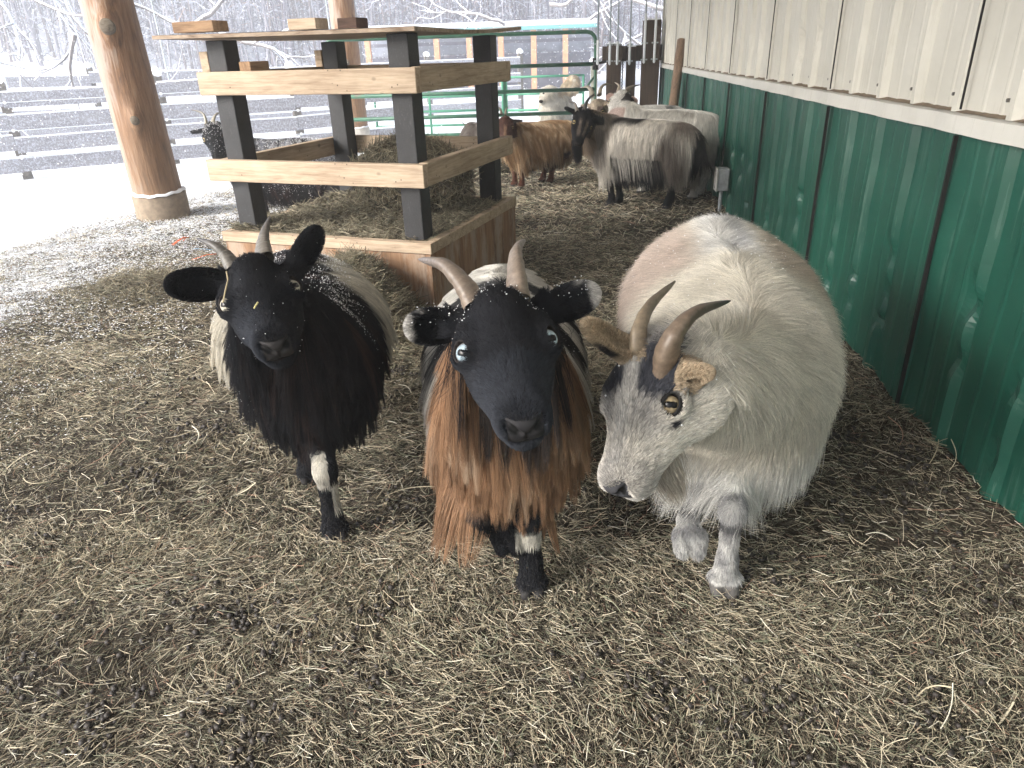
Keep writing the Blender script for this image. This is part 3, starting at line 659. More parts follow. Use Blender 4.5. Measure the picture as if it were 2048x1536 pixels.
o = blob('snow_cap', (pg[0], 11.85, .85), (.075, .075, .06), m_snow); o.parent = pst; o.location = (pg[0], 11.85, .85)

# ================================================================== dark timber posts and hanging rods
m_brown = wood('dark_stained_timber', (.075, .052, .040), (.040, .028, .022), .06, 'z', knots=False, rough=.85)
Yp = 9.15
def timber(px0, px1, ptop, Y, label, th=.16):
    a = YP(px0, 150, Y); b_ = YP(px1, 150, Y); t_ = YP((px0+px1)/2, ptop, Y)
    o = MB().box((a[0], Y, -.15), (b_[0]-a[0], 0, 0), (0, th, 0), (0, 0, t_[2]+.15)).build('timber_post', m_brown, bevel=.006)
    tag(o, label, 'post', 'dark timber posts at the end of the barn'); 
    s = MB().box((a[0]+.004, Y+.004, t_[2]+.001), (b_[0]-a[0]-.008, 0, 0), (0, th-.008, 0), (0, 0, .014)).build('snow_cap', m_snow, bevel=.006); s.parent = o
    return o
timber(1213, 1242, 88, Yp, 'dark timber post nearest the green gate hinge, knee high rods in front')
timber(1252, 1271, 94, Yp+.1, 'narrow dark timber post between the two wide ones', .1)
timber(1283, 1318, 40, Yp-.05, 'tallest dark timber post beside the barn corner')
bm_ = MB(); a = YP(1205, 93, Yp+.25); b_ = YP(1332, 95, Yp+.25); bm_.box((a[0], Yp+.25, a[2]-.17), (b_[0]-a[0], 0, 0), (0, .08, 0), (0, 0, .17)); 
o = bm_.build('cross_beam', m_brown, bevel=.005); tag(o, 'dark horizontal beam bolted behind the timber posts', 'beam')
ch = MB(); a = YP(1246, 120, Yp-.06); b_ = YP(1243, 190, Yp-.06)
for k in range(22):
    t = k/21; q = a*(1-t)+b_*t; ch.tube([q+np.array([-.008 if k % 2 else 0, 0 if k % 2 else -.008, -.014]), q+np.array([.008 if k % 2 else 0, 0 if k % 2 else .008, .014])], .006, 6)
o = ch.build('hanging_chain', m_dark); tag(o, 'dark chain hanging down beside the first timber post', 'chain')
m_rod = plain('galvanised_rod', (.34, .38, .40), .4, .5); m_rod2 = plain('white_plastic_sleeve', (.66, .70, .74), .4)
for k, (xt, xb, yb, wt) in enumerate(((1197.5, 1195, 128, 'against the green gate upright'), (1225, 1219, 128, 'left one on the first timber post'), (1241, 1234, 128, 'right one on the first timber post'),
                           (1262, 1258.5, 128, 'on the narrow timber post'), (1292, 1287.5, 125, 'left one on the tallest timber post'), (1314, 1308, 124, 'right one on the tallest timber post'))):
    Yr = Yp-.11 if k else 8.68; b_ = YP(xb, yb, Yr); t_ = np.array([b_[0], Yr, 2.7]); mdl = b_+np.array([0, 0, .235 if k < 4 else .50])
    r = empty('hanging_rod', b_); tag(r, 'thin vertical rod with white sleeve, '+wt, 'rod', 'vertical rods at the end of the barn')
    under(MB().tube([b_+np.array([0, 0, .01]), t_], .0085, 8).build('rod', m_rod, smooth_=True), r)
    under(MB().tube([b_-np.array([0, 0, .012]), b_, mdl], [.004, .0145, .0145], 10).build('sleeve', m_rod2, smooth_=True), r)
    for dz in (.03, .20): under(MB().cbox(b_+np.array([0, 0, dz]), .075, .02, .016).build('clamp', m_rod), r)
# leaning pole on the wall
a = XP(1343, 225, .80); b_ = XP(1362, 80, .885)
a = YP(1345, 225, 7.15); b_ = YP(1363.5, 80, 7.35); 
o = MB().tube([a+(a-b_)*.62, a, a*.5+b_*.5, b_, b_+nz(b_-a)*.004], [.046, .045, .043, .041, .037], 18).build('leaning_pole', wood('round_fence_pole', (.26, .18, .125), (.12, .085, .06), .1, 'z', knots=False), smooth_=True)
tag(o, 'round brown wooden pole leaning against the green wall', 'pole')
# thin cables hanging from the eaves
m_cable = plain('pale_cable', (.60, .68, .72), .5)
for (x0, x1, y1, Y, lb) in ((304, 336, 150, 7.5, 'thin pale cable hanging between the near log post and the feeder'), (652, 660, 62, 8.0, 'thin pale cable hanging beside the far log post'), (2, 14, 170, 7.6, 'thin pale cable at the far left edge of the view')):
    b_ = YP(x1, y1, Y); o = MB().tube([b_-np.array([0, 0, .05]), (b_[0]-.02, Y, 2.7)], .006, 8).build('hanging_cable', m_cable); tag(o, lb, 'cable', 'cables hanging from the roof')

# ================================================================== rail fences
m_fence, nt, b = newmat('frosted_fence_board'); v = tc(nt, scale=(.12, .12, 1)); n1 = nse(nt, v, 30, 5, .65); n2 = nse(nt, tc(nt), 45, 6, .8); c = ramp(nt, n1, [(.3, (.20, .195, .21)), (.7, (.34, .335, .35))])
c = mixc(nt, mth(nt, 'MULTIPLY', mth(nt, 'GREATER_THAN', n2, .53), .6), c, (.62, .65, .74)); nt.links.new(c, b.inputs['Base Color']); b.inputs['Roughness'].default_value = .9
m_fpost = plain('fence_post_wood', (.16, .145, .125), .9, nsc=25, var=.4)
m_ins = plain('white_insulator', (.85, .86, .86), .4); m_wire = plain('fence_wire', (.75, .78, .82), .4)
def fence(name, A, B, zA, zB, nb, rails, bh, label, post_h, wires=False, start=0.):
    A = np.array(A, float); B = np.array(B, float); L = np.linalg.norm(B-A); d = (B-A)/L; nrm = np.array([d[1], -d[0]]); root = empty(name, (*((A+B)/2), (zA+zB)/2)); tag(root, label, 'fence')
    fr_ = random.Random(name+label); ang = math.atan2(d[1], d[0]); pos = [start+(L-start)*i/nb for i in range(nb+1)]
    for s in pos:
        p = A+d*s; z = zA+(zB-zA)*s/L
        under(MB().box((p[0]-d[0]*.06, p[1]-d[1]*.06, z-.2), (d[0]*.12, d[1]*.12, 0), (-nrm[0]*.1, -nrm[1]*.1, 0), (0, 0, post_h+.2)).build('post', m_fpost, bevel=.008), root)
        blob('snow_cap', (p[0]-nrm[0]*.05, p[1]-nrm[1]*.05, z+post_h+.02), (.085, .075, .07), m_snow, root, s)
        if wires:
            for hz in wires: q = (p[0]+nrm[0]*.05, p[1]+nrm[1]*.05, z+hz); under(MB().tube([(p[0]+nrm[0]*.025, p[1]+nrm[1]*.025, z+hz), q], .022, 10).build('insulator', m_ins), root)
    ps = [0.]+[s for s in pos if 0 < s < L]+[L]
    for i in range(len(ps)-1):
        s0, s1 = ps[i], ps[i+1]
        for hz in rails:
            w0, w1 = fr_.uniform(-.03, .03), fr_.uniform(-.03, .03)
            p0 = A+d*(s0-.02); p1 = A+d*(s1-.025); z0 = zA+(zB-zA)*s0/L+hz+w0; z1 = zA+(zB-zA)*s1/L+hz+w1
            V = [];
            for q, zz_ in ((p0, z0), (p1, z1)):
                for k_, dz in ((.004, 0), (.029, 0), (.029, bh), (.004, bh)): V.append((q[0]+nrm[0]*k_, q[1]+nrm[1]*k_, zz_+dz))
            o = mesh_obj('board', V, [(0, 1, 2, 3)[::-1], (4, 5, 6, 7), (0, 4, 5, 1)[::-1], (1, 5, 6, 2)[::-1], (2, 6, 7, 3)[::-1], (3, 7, 4, 0)[::-1]], m_fence); under(o, root)
            V = [(x_, y_, z_+.001) for (x_, y_, z_) in (V[2], V[3], V[7], V[6])]+[((V[2][0]+V[3][0])/2, (V[2][1]+V[3][1])/2, V[2][2]+.022), ((V[6][0]+V[7][0])/2, (V[6][1]+V[7][1])/2, V[6][2]+.022)]
            o = mesh_obj('snow_line', V, [(0, 4, 5, 3), (4, 1, 2, 5), (0, 1, 4), (3, 5, 2)], m_snow); under(o, root)
    if wires:
        for hz in wires:
            q0 = A+nrm*.05; q1 = B+nrm*.05; under(MB().tube([(q0[0], q0[1], zA+hz), (q1[0], q1[1], zB+hz)], .006, 6).build('wire', m_wire), root)
    return root
fA = (-9.9, 8.05); fB = (-3.5, 11.95)
fence('rail_fence', (-9.75, 8.0), (-2.9, 12.6), -.40, -.33, 3, (.07, .36, .65, .94), .19, 'snowy grey board fence with three white wires behind the near log post', 1.24, wires=(.28, .63, .98), start=2.55)
fence('rail_fence', (-14.5, 13.0), (-1.6, 19.5), -.40, -.4, 6, (.10, .42, .74, 1.06), .20, 'second snowy board fence standing farther out behind the first', 1.4)

# ================================================================== pavilion far behind the gates
pav = empty('pavilion', (-3, 31, 0)); tag(pav, 'long low far pavilion with snow covered roof, teal fascia and orange brown posts', 'building')
m_teal = plain('teal_fascia', (.10, .33, .32), .6, nsc=2); m_orange = plain('orange_wood', (.50, .24, .12), .8, nsc=6); m_pavback = plain('dark_back_wall', (.10, .10, .125), .9, nsc=3, var=.4); m_pav2 = plain('grey_mesh_screen', (.24, .26, .31), .9, nsc=3)
Y0 = 30.; zt = YP(1190, 36, Y0)[2]; zl = YP(1190, 48, Y0)[2]; zf = YP(1190, 55, Y0)[2]; xl = YP(700, 60, Y0)[0]; xr = YP(1194, 40, Y0)[0]
m_farsnow = m_snow
under(MB().box((xl, Y0-.3, zl), (xr-xl, 0, 0), (0, 5, .10), (0, 0, .20)).build('snowy_roof', m_snow, bevel=.08), pav)
under(MB().box((xl, Y0-.34, zf), (xr-xl, 0, 0), (0, .06, 0), (0, 0, zl-zf-.004)).build('fascia', m_teal), pav)
for px in (738, 805, 875, 940, 1003, 1068, 1131):
    q = YP(px, 100, Y0); under(MB().box((q[0]-.10, Y0-.2, -1.5), (.20, 0, 0), (0, .2, 0), (0, 0, zf+1.5)).build('post', m_orange), pav)
zm = YP(1100, 100, Y0)[2]
under(MB().box((xl+.2, Y0+2, -1.5), (xr-xl-.4, 0, 0), (0, .1, 0), (0, 0, 1.5+zm-.1)).build('lower_wall', m_pavback), pav)
under(MB().box((xl+.2, Y0+2.2, zm-.05), (xr-xl-.4, 0, 0), (0, .1, 0), (0, 0, zf-zm)).build('upper_screen', m_pav2), pav)
for z in (zm+.3, zm+1.0): under(MB().box((xl, Y0+1.6, z), (xr-xl, 0, 0), (0, .1, 0), (0, 0, .12)).build('crossbar', m_pavback), pav)

# ================================================================== roof over the pen (what shades it)
rf = empty('porch_roof', (-1, 4, 2.7)); tag(rf, 'open timber roof sheltering the pen', 'roof')
under(MB().box((-3.45, -1.6, 2.72), (4.5, 0, 0), (0, 12.1, 0), (0, 0, .05)).build('roof_deck', wood('roof_boards', (.62, .55, .46), (.50, .43, .34), .1, 'y')), rf)
for y_ in np.arange(-1.2, 10.5, 1.2): under(MB().box((-3.4, y_, 2.56), (4.3, 0, 0), (0, .05, 0), (0, 0, .155)).build('rafter', m_board), rf)

# ================================================================== trees
m_bark = plain('grey_bark', (.17, .155, .15), .9, nsc=10, var=.4)
m_bark2 = plain('far_bark', (.16, .155, .17), .95, nsc=2, var=.35)
def branch(mb, ms, p, d, L, r, depth, rnd, grav=0.0, snowm=True):
    n = max(4, int(L/.22)); pts = [np.array(p, float)]; dirs = nz(np.array(d, float))
    for i in range(n):
        dirs = nz(dirs+np.array([rnd.gauss(0, .16), rnd.gauss(0, .16), rnd.gauss(0, .14)-grav*i/n])); pts.append(pts[-1]+dirs*L/n)
    rs = [r*(1-.75*i/n) for i in range(n+1)]; mb.tube(pts, rs, 7 if r > .02 else 5)
    if ms is not None and r > .008:
        ms.tube([q+np.array([0, 0, rs[i]*.75+.004]) for i, q in enumerate(pts)], [x*.75+.005 for x in rs], 6)
    if depth:
        for k in range(rnd.randint(3, 5)):
            i = rnd.randint(max(1, n//4), n); dd = nz(nz(pts[min(i, n)]-pts[i-1])+np.array([rnd.gauss(0, .6), rnd.gauss(0, .6), rnd.gauss(0, .5)])); branch(mb, ms, pts[i], dd, L*rnd.uniform(.4, .65), rs[i]*.62, depth-1, rnd, grav, snowm)
def limb_tree(label, trunk_xy, z0, h, r, limbs, seed):
    rnd = random.Random(seed); root = empty('tree', (*trunk_xy, z0)); tag(root, label, 'tree'); mb = MB(); tp = [(trunk_xy[0]+.1*math.sin(i), trunk_xy[1], z0+h*i/6) for i in range(7)]; mb.tube(tp, [r*(1-.08*i) for i in range(7)], 12)
    under(mb.build('trunk', m_bark, smooth_=True), root); mb = MB(); ms = MB()
    for (p, d, L, rr, gv) in limbs: branch(mb, ms, p, d, L, rr, 3, rnd, gv)
    under(mb.build('crown', m_bark, smooth_=True), root); o = ms.build('branch_snow', m_snow, smooth_=True); under(o, root)
pA = P(-30, 25, 12.); pB = P(-20, 45, 11.5); pC = P(-120, 70, 12)
limb_tree('big bare tree with snow laden limbs reaching in from the left edge', (-16, 11.5), -1, 7, .4,
          [(tuple(P(-330, 40, 12.5)), (1, -.02, .05), 5.2, .085, .02), (tuple(P(-330, -60, 12)), (1, -.02, -.10), 5.2, .075, .03), (tuple(P(150, 70, 12)), (-.35, .0, -.75), 1.3, .035, .05), (tuple(P(-300, 110, 12.4)), (1, 0, .05), 4.2, .05, -.03), (tuple(P(20, -80, 12.4)), (1, 0, -.2), 3.2, .05, .02)], 11)
limb_tree('bare tree with a snow covered limb drooping behind the feeder top', (-11.0, 17.5), -1, 7, .22,
          [(tuple(P(440, 70, 17)), (1, 0, -.38), 2.6, .05, .03), (tuple(P(330, -20, 17)), (1, .0, -.25), 3.6, .05, .05), (tuple(P(380, 60, 17)), (.6, .0, .5), 2.6, .05, .05), (tuple(P(420, 0, 17)), (-.6, .0, .4), 2.6, .05, .05)], 23)
limb_tree('bare snowy tree beyond the gate', (-7.2, 24.), -1, 8, .2,
          [(tuple(P(1010, 50, 23)), (-.5, 0, .3), 3, .05, .0), (tuple(P(1100, 10, 23)), (.8, 0, -.1), 3, .05, -.02), (tuple(P(1000, -10, 23)), (-1, 0, -.15), 4, .06, .0), (tuple(P(1180, 40, 23)), (.8, 0, .2), 3, .045, .03)], 5)
limb_tree('bare tree with pale snowy twigs behind the timber posts', (3.2, 20.5), -1, 8, .2,
          [(tuple(P(1330, 20, 20)), (-1, 0, .1), 2.6, .05, .0), (tuple(P(1330, 60, 20)), (-1, 0, -.1), 2.4, .045, .0), (tuple(P(1300, 100, 20)), (-.7, 0, .2), 2.0, .04, .0)], 8)
# woods far behind: trunks and twigs, one mass
n = 2600; dist = rng.uniform(34, 62, n); px = rng.uniform(-120, 1420, n)
base = np.array([P(a, 110, b_) for a, b_ in zip(px, dist)]); base[:, 2] = gh(base[:, 0], base[:, 1])-.3
H = rng.uniform(4.5, 8.0, n); t = np.linspace(0, 1, 6)[None, :, None]; lean = rng.normal(0, .06, (n, 1, 3)); lean[..., 2] = 0
pts = base[:, None]+np.array([0, 0, 1.])*t*H[:, None, None]+lean*t*H[:, None, None]+rng.normal(0, .03, (n, 6, 3))*t
rr = (rng.uniform(.015, .085, n)**1.0)[:, None]*np.linspace(1, .35, 6)[None]
tc_ = np.array([(.20, .19, .22), (.13, .12, .15), (.30, .29, .32), (.17, .14, .14)])[rng.integers(0, 4, n)]
m_wood = attr_mat('woodland_bark', .9, .1)
o = curves_obj('far_woods', pts, rr, tc_, m_wood); o['kind'] = 'stuff'; o['label'] = 'mass of bare snowy trunks filling the far background'
n2_ = 42000; i = rng.integers(0, n, n2_); tt = rng.uniform(.05, .95, n2_); p0 = base[i]+np.array([0, 0, 1.])*(tt*H[i])[:, None]+lean[i, 0]*(tt*H[i])[:, None]
a = rng.uniform(0, 6.28, n2_); d = np.stack([np.cos(a), np.sin(a), rng.normal(.35, .4, n2_)], -1); L = rng.uniform(.4, 2.0, n2_)*(1-tt*.5); t = np.linspace(0, 1, 5)[None, :, None]
pts = p0[:, None]+d[:, None]*t*L[:, None, None]+rng.normal(0, .12, (n2_, 5, 3))*t*L[:, None, None]
tw = np.where(rng.random((n2_, 1)) < .5, np.array([[.56, .58, .66]]), np.array([[.17, .165, .195]]))*rng.uniform(.8, 1.1, (n2_, 1))
tw = np.where(rng.random((n2_, 1)) < .05, np.array([[.42, .28, .22]]), tw)
o = curves_obj('far_twigs', pts, (rng.uniform(.006, .022, n2_))[:, None]*np.linspace(1, .5, 5)[None], tw, m_wood); o['kind'] = 'stuff'; o['label'] = 'snow dusted twigs of the far woods'
# falling snow
n = 15000; dd = rng.uniform(4.2, 30, n)**1.0; px = rng.uniform(-80, 1500, n); py = rng.uniform(-60, 480, n)
v = np.stack([(px-1024)/F_PX, -(py-768)/F_PX, -np.ones(n)], -1)@CAM_M.T; pp = v*dd[:, None]+np.array([0, 0, CAM_H])
k = ((pp[:, 0] < -3.55) | (pp[:, 1] > 10.7)) & (pp[:, 2] > gh(pp[:, 0], pp[:, 1])+.02) & ~((pp[:, 0] > XW-.3) & (pp[:, 1] < 9.6)); pp = pp[k]; dd = dd[k]; n = len(pp)

sz = rng.uniform(.0035, .0085, n)*(.7+dd*.035); V = pp[:, None]+oc[None]*(sz[:, None, None]*rng.uniform(.7, 1.4, (n, 1, 3))); Fq = of[None]+(np.arange(n)*6)[:, None, None]
m_flake = plain('snowflake', (.93, .94, .96), .6)
o = np_mesh('falling_snow', V.reshape(-1, 3), Fq.reshape(-1, 3), m_flake, smooth_=True); o['kind'] = 'stuff'; o['label'] = 'snowflakes falling outside the shelter'

# ================================================================== snowy air
hz = MB().box((-95, -32, -2.2), (190, 0, 0), (0, 124, 0), (0, 0, 11.2)).build('haze', None); hz['kind'] = 'stuff'; hz['label'] = 'pale snow filled air'
hm_ = bpy.data.materials.new('snowy_air'); hm_.use_nodes = True; nt = hm_.node_tree
for n_ in list(nt.nodes): nt.nodes.remove(n_)
o_ = nt.nodes.new('ShaderNodeOutputMaterial'); pv = nt.nodes.new('ShaderNodeVolumePrincipled'); pv.inputs['Color'].default_value = (.93, .95, 1, 1); pv.inputs['Density'].default_value = .009; pv.inputs['Anisotropy'].default_value = .3
nt.links.new(pv.outputs[0], o_.inputs['Volume']); hz.data.materials.append(hm_)
C.cycles.volume_bounces = 1
# ================================================================== animals: one smooth skin each, coats of real strands
def rotz(a): c, s = math.cos(a), math.sin(a); return np.array([[c, -s, 0], [s, c, 0], [0, 0, 1.]])
class Skin:
    """smooth union of soft volumes on a rectilinear grid -> one continuous mesh"""
    def __init__(s): s.pr = []
    def ell(s, c, r, M=None, k=.02, sub=False): s.pr.append(('e', np.array(c, float), np.array(r, float), np.eye(3) if M is None else np.array(M, float), k, sub)); return s
    def cap(s, a, b, ra, rb, k=.02, sub=False): s.pr.append(('c', np.array(a, float), np.array(b, float), (ra, rb), k, sub)); return s
    def bounds(s):
        lo = np.full(3, 9e9); hi = -lo
        for p in s.pr:
            if p[-1]: continue
            if p[0] == 'e': R_ = np.sqrt(((p[3]*p[2][None, :])**2).sum(1)); l, h = p[1]-R_, p[1]+R_
            else: m = max(p[3]); l, h = np.minimum(p[1], p[2])-m, np.maximum(p[1], p[2])+m
            lo = np.minimum(lo, l); hi = np.maximum(hi, h)
        return lo, hi
    def run(s, coarse, fine=None, fbox=None):
        lo, hi = s.bounds(); lo = lo-.03; hi = hi+.03; ax = []
        for i in range(3):
            if fine is None: ax.append(np.arange(lo[i], hi[i]+coarse, coarse)); continue
            a, b = fbox[0][i], fbox[1][i]; a = max(a, lo[i]); b = min(b, hi[i])
            f = np.arange(a, b, fine); l = np.arange(f[0]-coarse, lo[i]-coarse, -coarse)[::-1]; h = np.arange(f[-1]+coarse, hi[i]+coarse, coarse); ax.append(np.concatenate([l, f, h]))
        s.ax = [a.astype(np.float32) for a in ax]; D = np.full([len(a) for a in ax], .12, np.float32)
        for p in s.pr:
            k = p[-2]; sub = p[-1]; mg = k+.028 if not sub else k+.012
            if p[0] == 'e': R_ = np.sqrt(((p[3]*p[2][None, :])**2).sum(1)); l, h = p[1]-R_-mg, p[1]+R_+mg
            else: m = max(p[3])+mg; l, h = np.minimum(p[1], p[2])-m, np.maximum(p[1], p[2])+m
            sl = tuple(slice(int(np.searchsorted(s.ax[i], l[i])), int(np.searchsorted(s.ax[i], h[i]))) for i in range(3))
            if any(q.stop-q.start < 1 for q in sl): continue
            X = s.ax[0][sl[0]][:, None, None]; Y = s.ax[1][sl[1]][None, :, None]; Z = s.ax[2][sl[2]][None, None, :]
            if p[0] == 'e':
                X, Y, Z = X-p[1][0], Y-p[1][1], Z-p[1][2]; M = p[3]; q = [(X*M[0, j]+Y*M[1, j]+Z*M[2, j])/p[2][j] for j in range(3)]
                k0 = np.sqrt(q[0]**2+q[1]**2+q[2]**2); k1 = np.sqrt((q[0]/p[2][0])**2+(q[1]/p[2][1])**2+(q[2]/p[2][2])**2); d = k0*(k0-1)/np.maximum(k1, 1e-6)
            else:
                a, b = p[1], p[2]; ba = b-a; L2 = max(float(ba@ba), 1e-12); t = np.clip(((X-a[0])*ba[0]+(Y-a[1])*ba[1]+(Z-a[2])*ba[2])/L2, 0, 1)
                d = np.sqrt((X-a[0]-t*ba[0])**2+(Y-a[1]-t*ba[1])**2+(Z-a[2]-t*ba[2])**2)-(p[3][0]+t*(p[3][1]-p[3][0]))
            o = D[sl]
            if sub: d = -d; h_ = np.clip(.5-.5*(o-d)/k, 0, 1); D[sl] = o+(d-o)*h_+k*h_*(1-h_)
            else: h_ = np.clip(.5+.5*(o-d)/k, 0, 1); D[sl] = o+(d-o)*h_-k*h_*(1-h_)
        s.D = D; return s
    def sample(s, p):
        ii = []; ff = []
        for i in range(3):
            a = s.ax[i]; j = np.clip(np.searchsorted(a, p[:, i])-1, 0, len(a)-2); ii.append(j); ff.append(np.clip((p[:, i]-a[j])/(a[j+1]-a[j]), 0, 1))
        r = 0
        for dx in (0, 1):
            for dy in (0, 1):
                for dz in (0, 1):
                    w_ = (ff[0] if dx else 1-ff[0])*(ff[1] if dy else 1-ff[1])*(ff[2] if dz else 1-ff[2]); r = r+w_*s.D[ii[0]+dx, ii[1]+dy, ii[2]+dz]
        return r
    def grad(s, p, e=.006):
        g = np.stack([s.sample(p+np.eye(3)[i]*e)-s.sample(p-np.eye(3)[i]*e) for i in range(3)], -1); return nz(g)
    def mesh(s):
        D = s.D; ins = D < 0; nx, ny, nz_ = D.shape
        c = np.zeros((nx-1, ny-1, nz_-1), np.uint8)
        for dx in (0, 1):
            for dy in (0, 1):
                for dz in (0, 1): c += ins[dx:nx-1+dx, dy:ny-1+dy, dz:nz_-1+dz]
        act = (c > 0) & (c < 8); ci = np.argwhere(act); vid = np.full(act.shape, -1, np.int64); vid[act] = np.arange(len(ci))
        acc = np.zeros((len(ci), 3)); cnt = np.zeros(len(ci)); cr = [(a, b) for a in range(8) for b in range(a+1, 8) if bin(a ^ b).count('1') == 1]
        off = [np.array([a & 1, (a >> 1) & 1, (a >> 2) & 1]) for a in range(8)]
        dv = [D[ci[:, 0]+o_[0], ci[:, 1]+o_[1], ci[:, 2]+o_[2]] for o_ in off]
        pv = [np.stack([s.ax[i][ci[:, i]+o_[i]] for i in range(3)], -1) for o_ in off]
        for a, b in cr:
            m = (dv[a] < 0) != (dv[b] < 0); t = dv[a]/(dv[a]-dv[b]+1e-12); q = pv[a]+(pv[b]-pv[a])*t[:, None]; acc[m] += q[m]; cnt[m] += 1
        V = acc/cnt[:, None]; Q = []
        e = np.argwhere(ins[:-1, 1:-1, 1:-1] != ins[1:, 1:-1, 1:-1]); i, j, k = e[:, 0], e[:, 1]+1, e[:, 2]+1
        q = np.stack([vid[i, j-1, k-1], vid[i, j, k-1], vid[i, j, k], vid[i, j-1, k]], -1); fl = ~ins[i, j, k]; q[fl] = q[fl][:, ::-1]; Q.append(q)
        e = np.argwhere(ins[1:-1, :-1, 1:-1] != ins[1:-1, 1:, 1:-1]); i, j, k = e[:, 0]+1, e[:, 1], e[:, 2]+1
        q = np.stack([vid[i-1, j, k-1], vid[i-1, j, k], vid[i, j, k], vid[i, j, k-1]], -1); fl = ~ins[i, j, k]; q[fl] = q[fl][:, ::-1]; Q.append(q)
        e = np.argwhere(ins[1:-1, 1:-1, :-1] != ins[1:-1, 1:-1, 1:]); i, j, k = e[:, 0]+1, e[:, 1]+1, e[:, 2]
        q = np.stack([vid[i-1, j-1, k], vid[i, j-1, k], vid[i, j, k], vid[i-1, j, k]], -1); fl = ~ins[i, j, k]; q[fl] = q[fl][:, ::-1]; Q.append(q)
        Q = np.concatenate(Q); Q = Q[(Q >= 0).all(1)]; s.V, s.Q = V, Q; return V, Q
def sample_surface(V, Q, n, dens=None):
    T = np.concatenate([Q[:, [0, 1, 2]], Q[:, [0, 2, 3]]]); a, b, c = V[T[:, 0]], V[T[:, 1]], V[T[:, 2]]; A = np.linalg.norm(np.cross(b-a, c-a), axis=1)
    if dens is not None: A = A*dens((a+b+c)/3)
    i = rng.choice(len(T), n, p=A/A.sum()); u, v = rng.random(n), rng.random(n); f = u+v > 1; u[f], v[f] = 1-u[f], 1-v[f]
    return a[i]+(b[i]-a[i])*u[:, None]+(c[i]-a[i])*v[:, None]
def head_frame(O, fwd, left):
    x = nz(fwd); y = nz(np.array(left)-x*np.dot(left, x)); z = np.cross(x, y); return np.stack([x, y, z], 1)
def build_head(S_, O, R, s, ears, lidap=None):
    T = lambda p: O+R@(np.array([p[0] if p[0] < .06 else .06+(p[0]-.06)*.90, p[1], p[2]], float)*s)
    def e(c, r, k=.012, sub=False, M=None): S_.ell(T(c), np.array(r)*s, R if M is None else R@M, k*s, sub)
    def cp(a, b, ra, rb, k=.012, sub=False): S_.cap(T(a), T(b), ra*s, rb*s, k*s, sub)
    e((.014, 0, -.042), (.050, .046, .046), .02); e((.055, 0, -.036), (.050, .053, .043)); cp((.05, 0, -.034), (.160, 0, -.042), .038, .0265, .02)
    cp((.040, 0, -.080), (.150, 0, -.070), .038, .022, .02)
    for y in (1, -1):
        e((.055, y*.027, -.060), (.055, .025, .044), .02); e((.042, y*.046, -.018), (.028, .014, .012), .012); e((.176, y*.014, -.047), (.021, .016, .022), .01)
        e((.110, y*.016, -.056), (.05, .019, .028), .02)
    e((.168, 0, -.047), (.030, .027, .029)); e((.164, 0, -.080), (.024, .021, .014), .01); e((.189, 0, -.035), (.014, .018, .013), .008); e((.01, 0, -.002), (.03, .026, .02), .02)
    eyes = []
    for y in (1, -1):
        c = T((.060, y*.0495, -.0235)); n_ = nz(R@np.array([.34, y*.66, .66])); t1 = nz(R@np.array([1, 0, 0])-n_*np.dot(R@np.array([1, 0, 0]), n_)); t2 = np.cross(n_, t1)
        M = np.stack([t1, t2, n_], 1); S_.ell(c, np.array([.0215, .0200, .0175])*s, M, .010*s); S_.ell(c+n_*.013*s, np.array([*(lidap or (.0158, .0128)), .0135])*s, M, .0025*s, True); S_.ell(c, np.array([.0146]*3)*s, M, .001, True)
        eyes.append((c+n_*.0012*s, M, y))
    for y in (1, -1):
        S_.cap(T((.203, y*.006, -.044)), T((.199, y*.0165, -.036)), .0036*s, .0046*s, .003*s, True); S_.cap(T((.199, y*.0165, -.036)), T((.189, y*.022, -.033)), .0044*s, .0026*s, .003*s, True)
        S_.cap(T((.198, 0, -.0640)), T((.182, y*.024, -.0640)), .0030*s, .0034*s, .003*s, True); S_.cap(T((.182, y*.024, -.0640)), T((.140, y*.038, -.052)), .0032*s, .0018*s, .003*s, True)
    S_.cap(T((.2035, 0, -.043)), T((.199, 0, -.060)), .0014*s, .0014*s, .002*s, True)
    return T, eyes
def add_ear(S_, root, tip, face, w_, s=1.0, droop=0):
    """leaf shaped ear from root to tip, cupped towards 'face'"""
    root = np.array(root, float); tip = np.array(tip, float); ax = nz(tip-root); L = np.linalg.norm(tip-root); f = nz(np.array(face)-ax*np.dot(face, ax)); b = np.cross(f, ax); M = np.stack([ax, b, f], 1)
    c = root+ax*L*.52; S_.ell(c, (L*.52, w_, .0095), M, .008); S_.ell(root+ax*L*.75, (L*.27, w_*.72, .007), M, .006); S_.cap(root-ax*.012, root+ax*L*.30, .015*s, .011*s, .015)
    S_.ell(c+f*.0095, (L*.43, w_*.76, .0085), M, .004, True)
    return dict(root=root, ax=ax, L=L, f=f, b=b, w=w_)
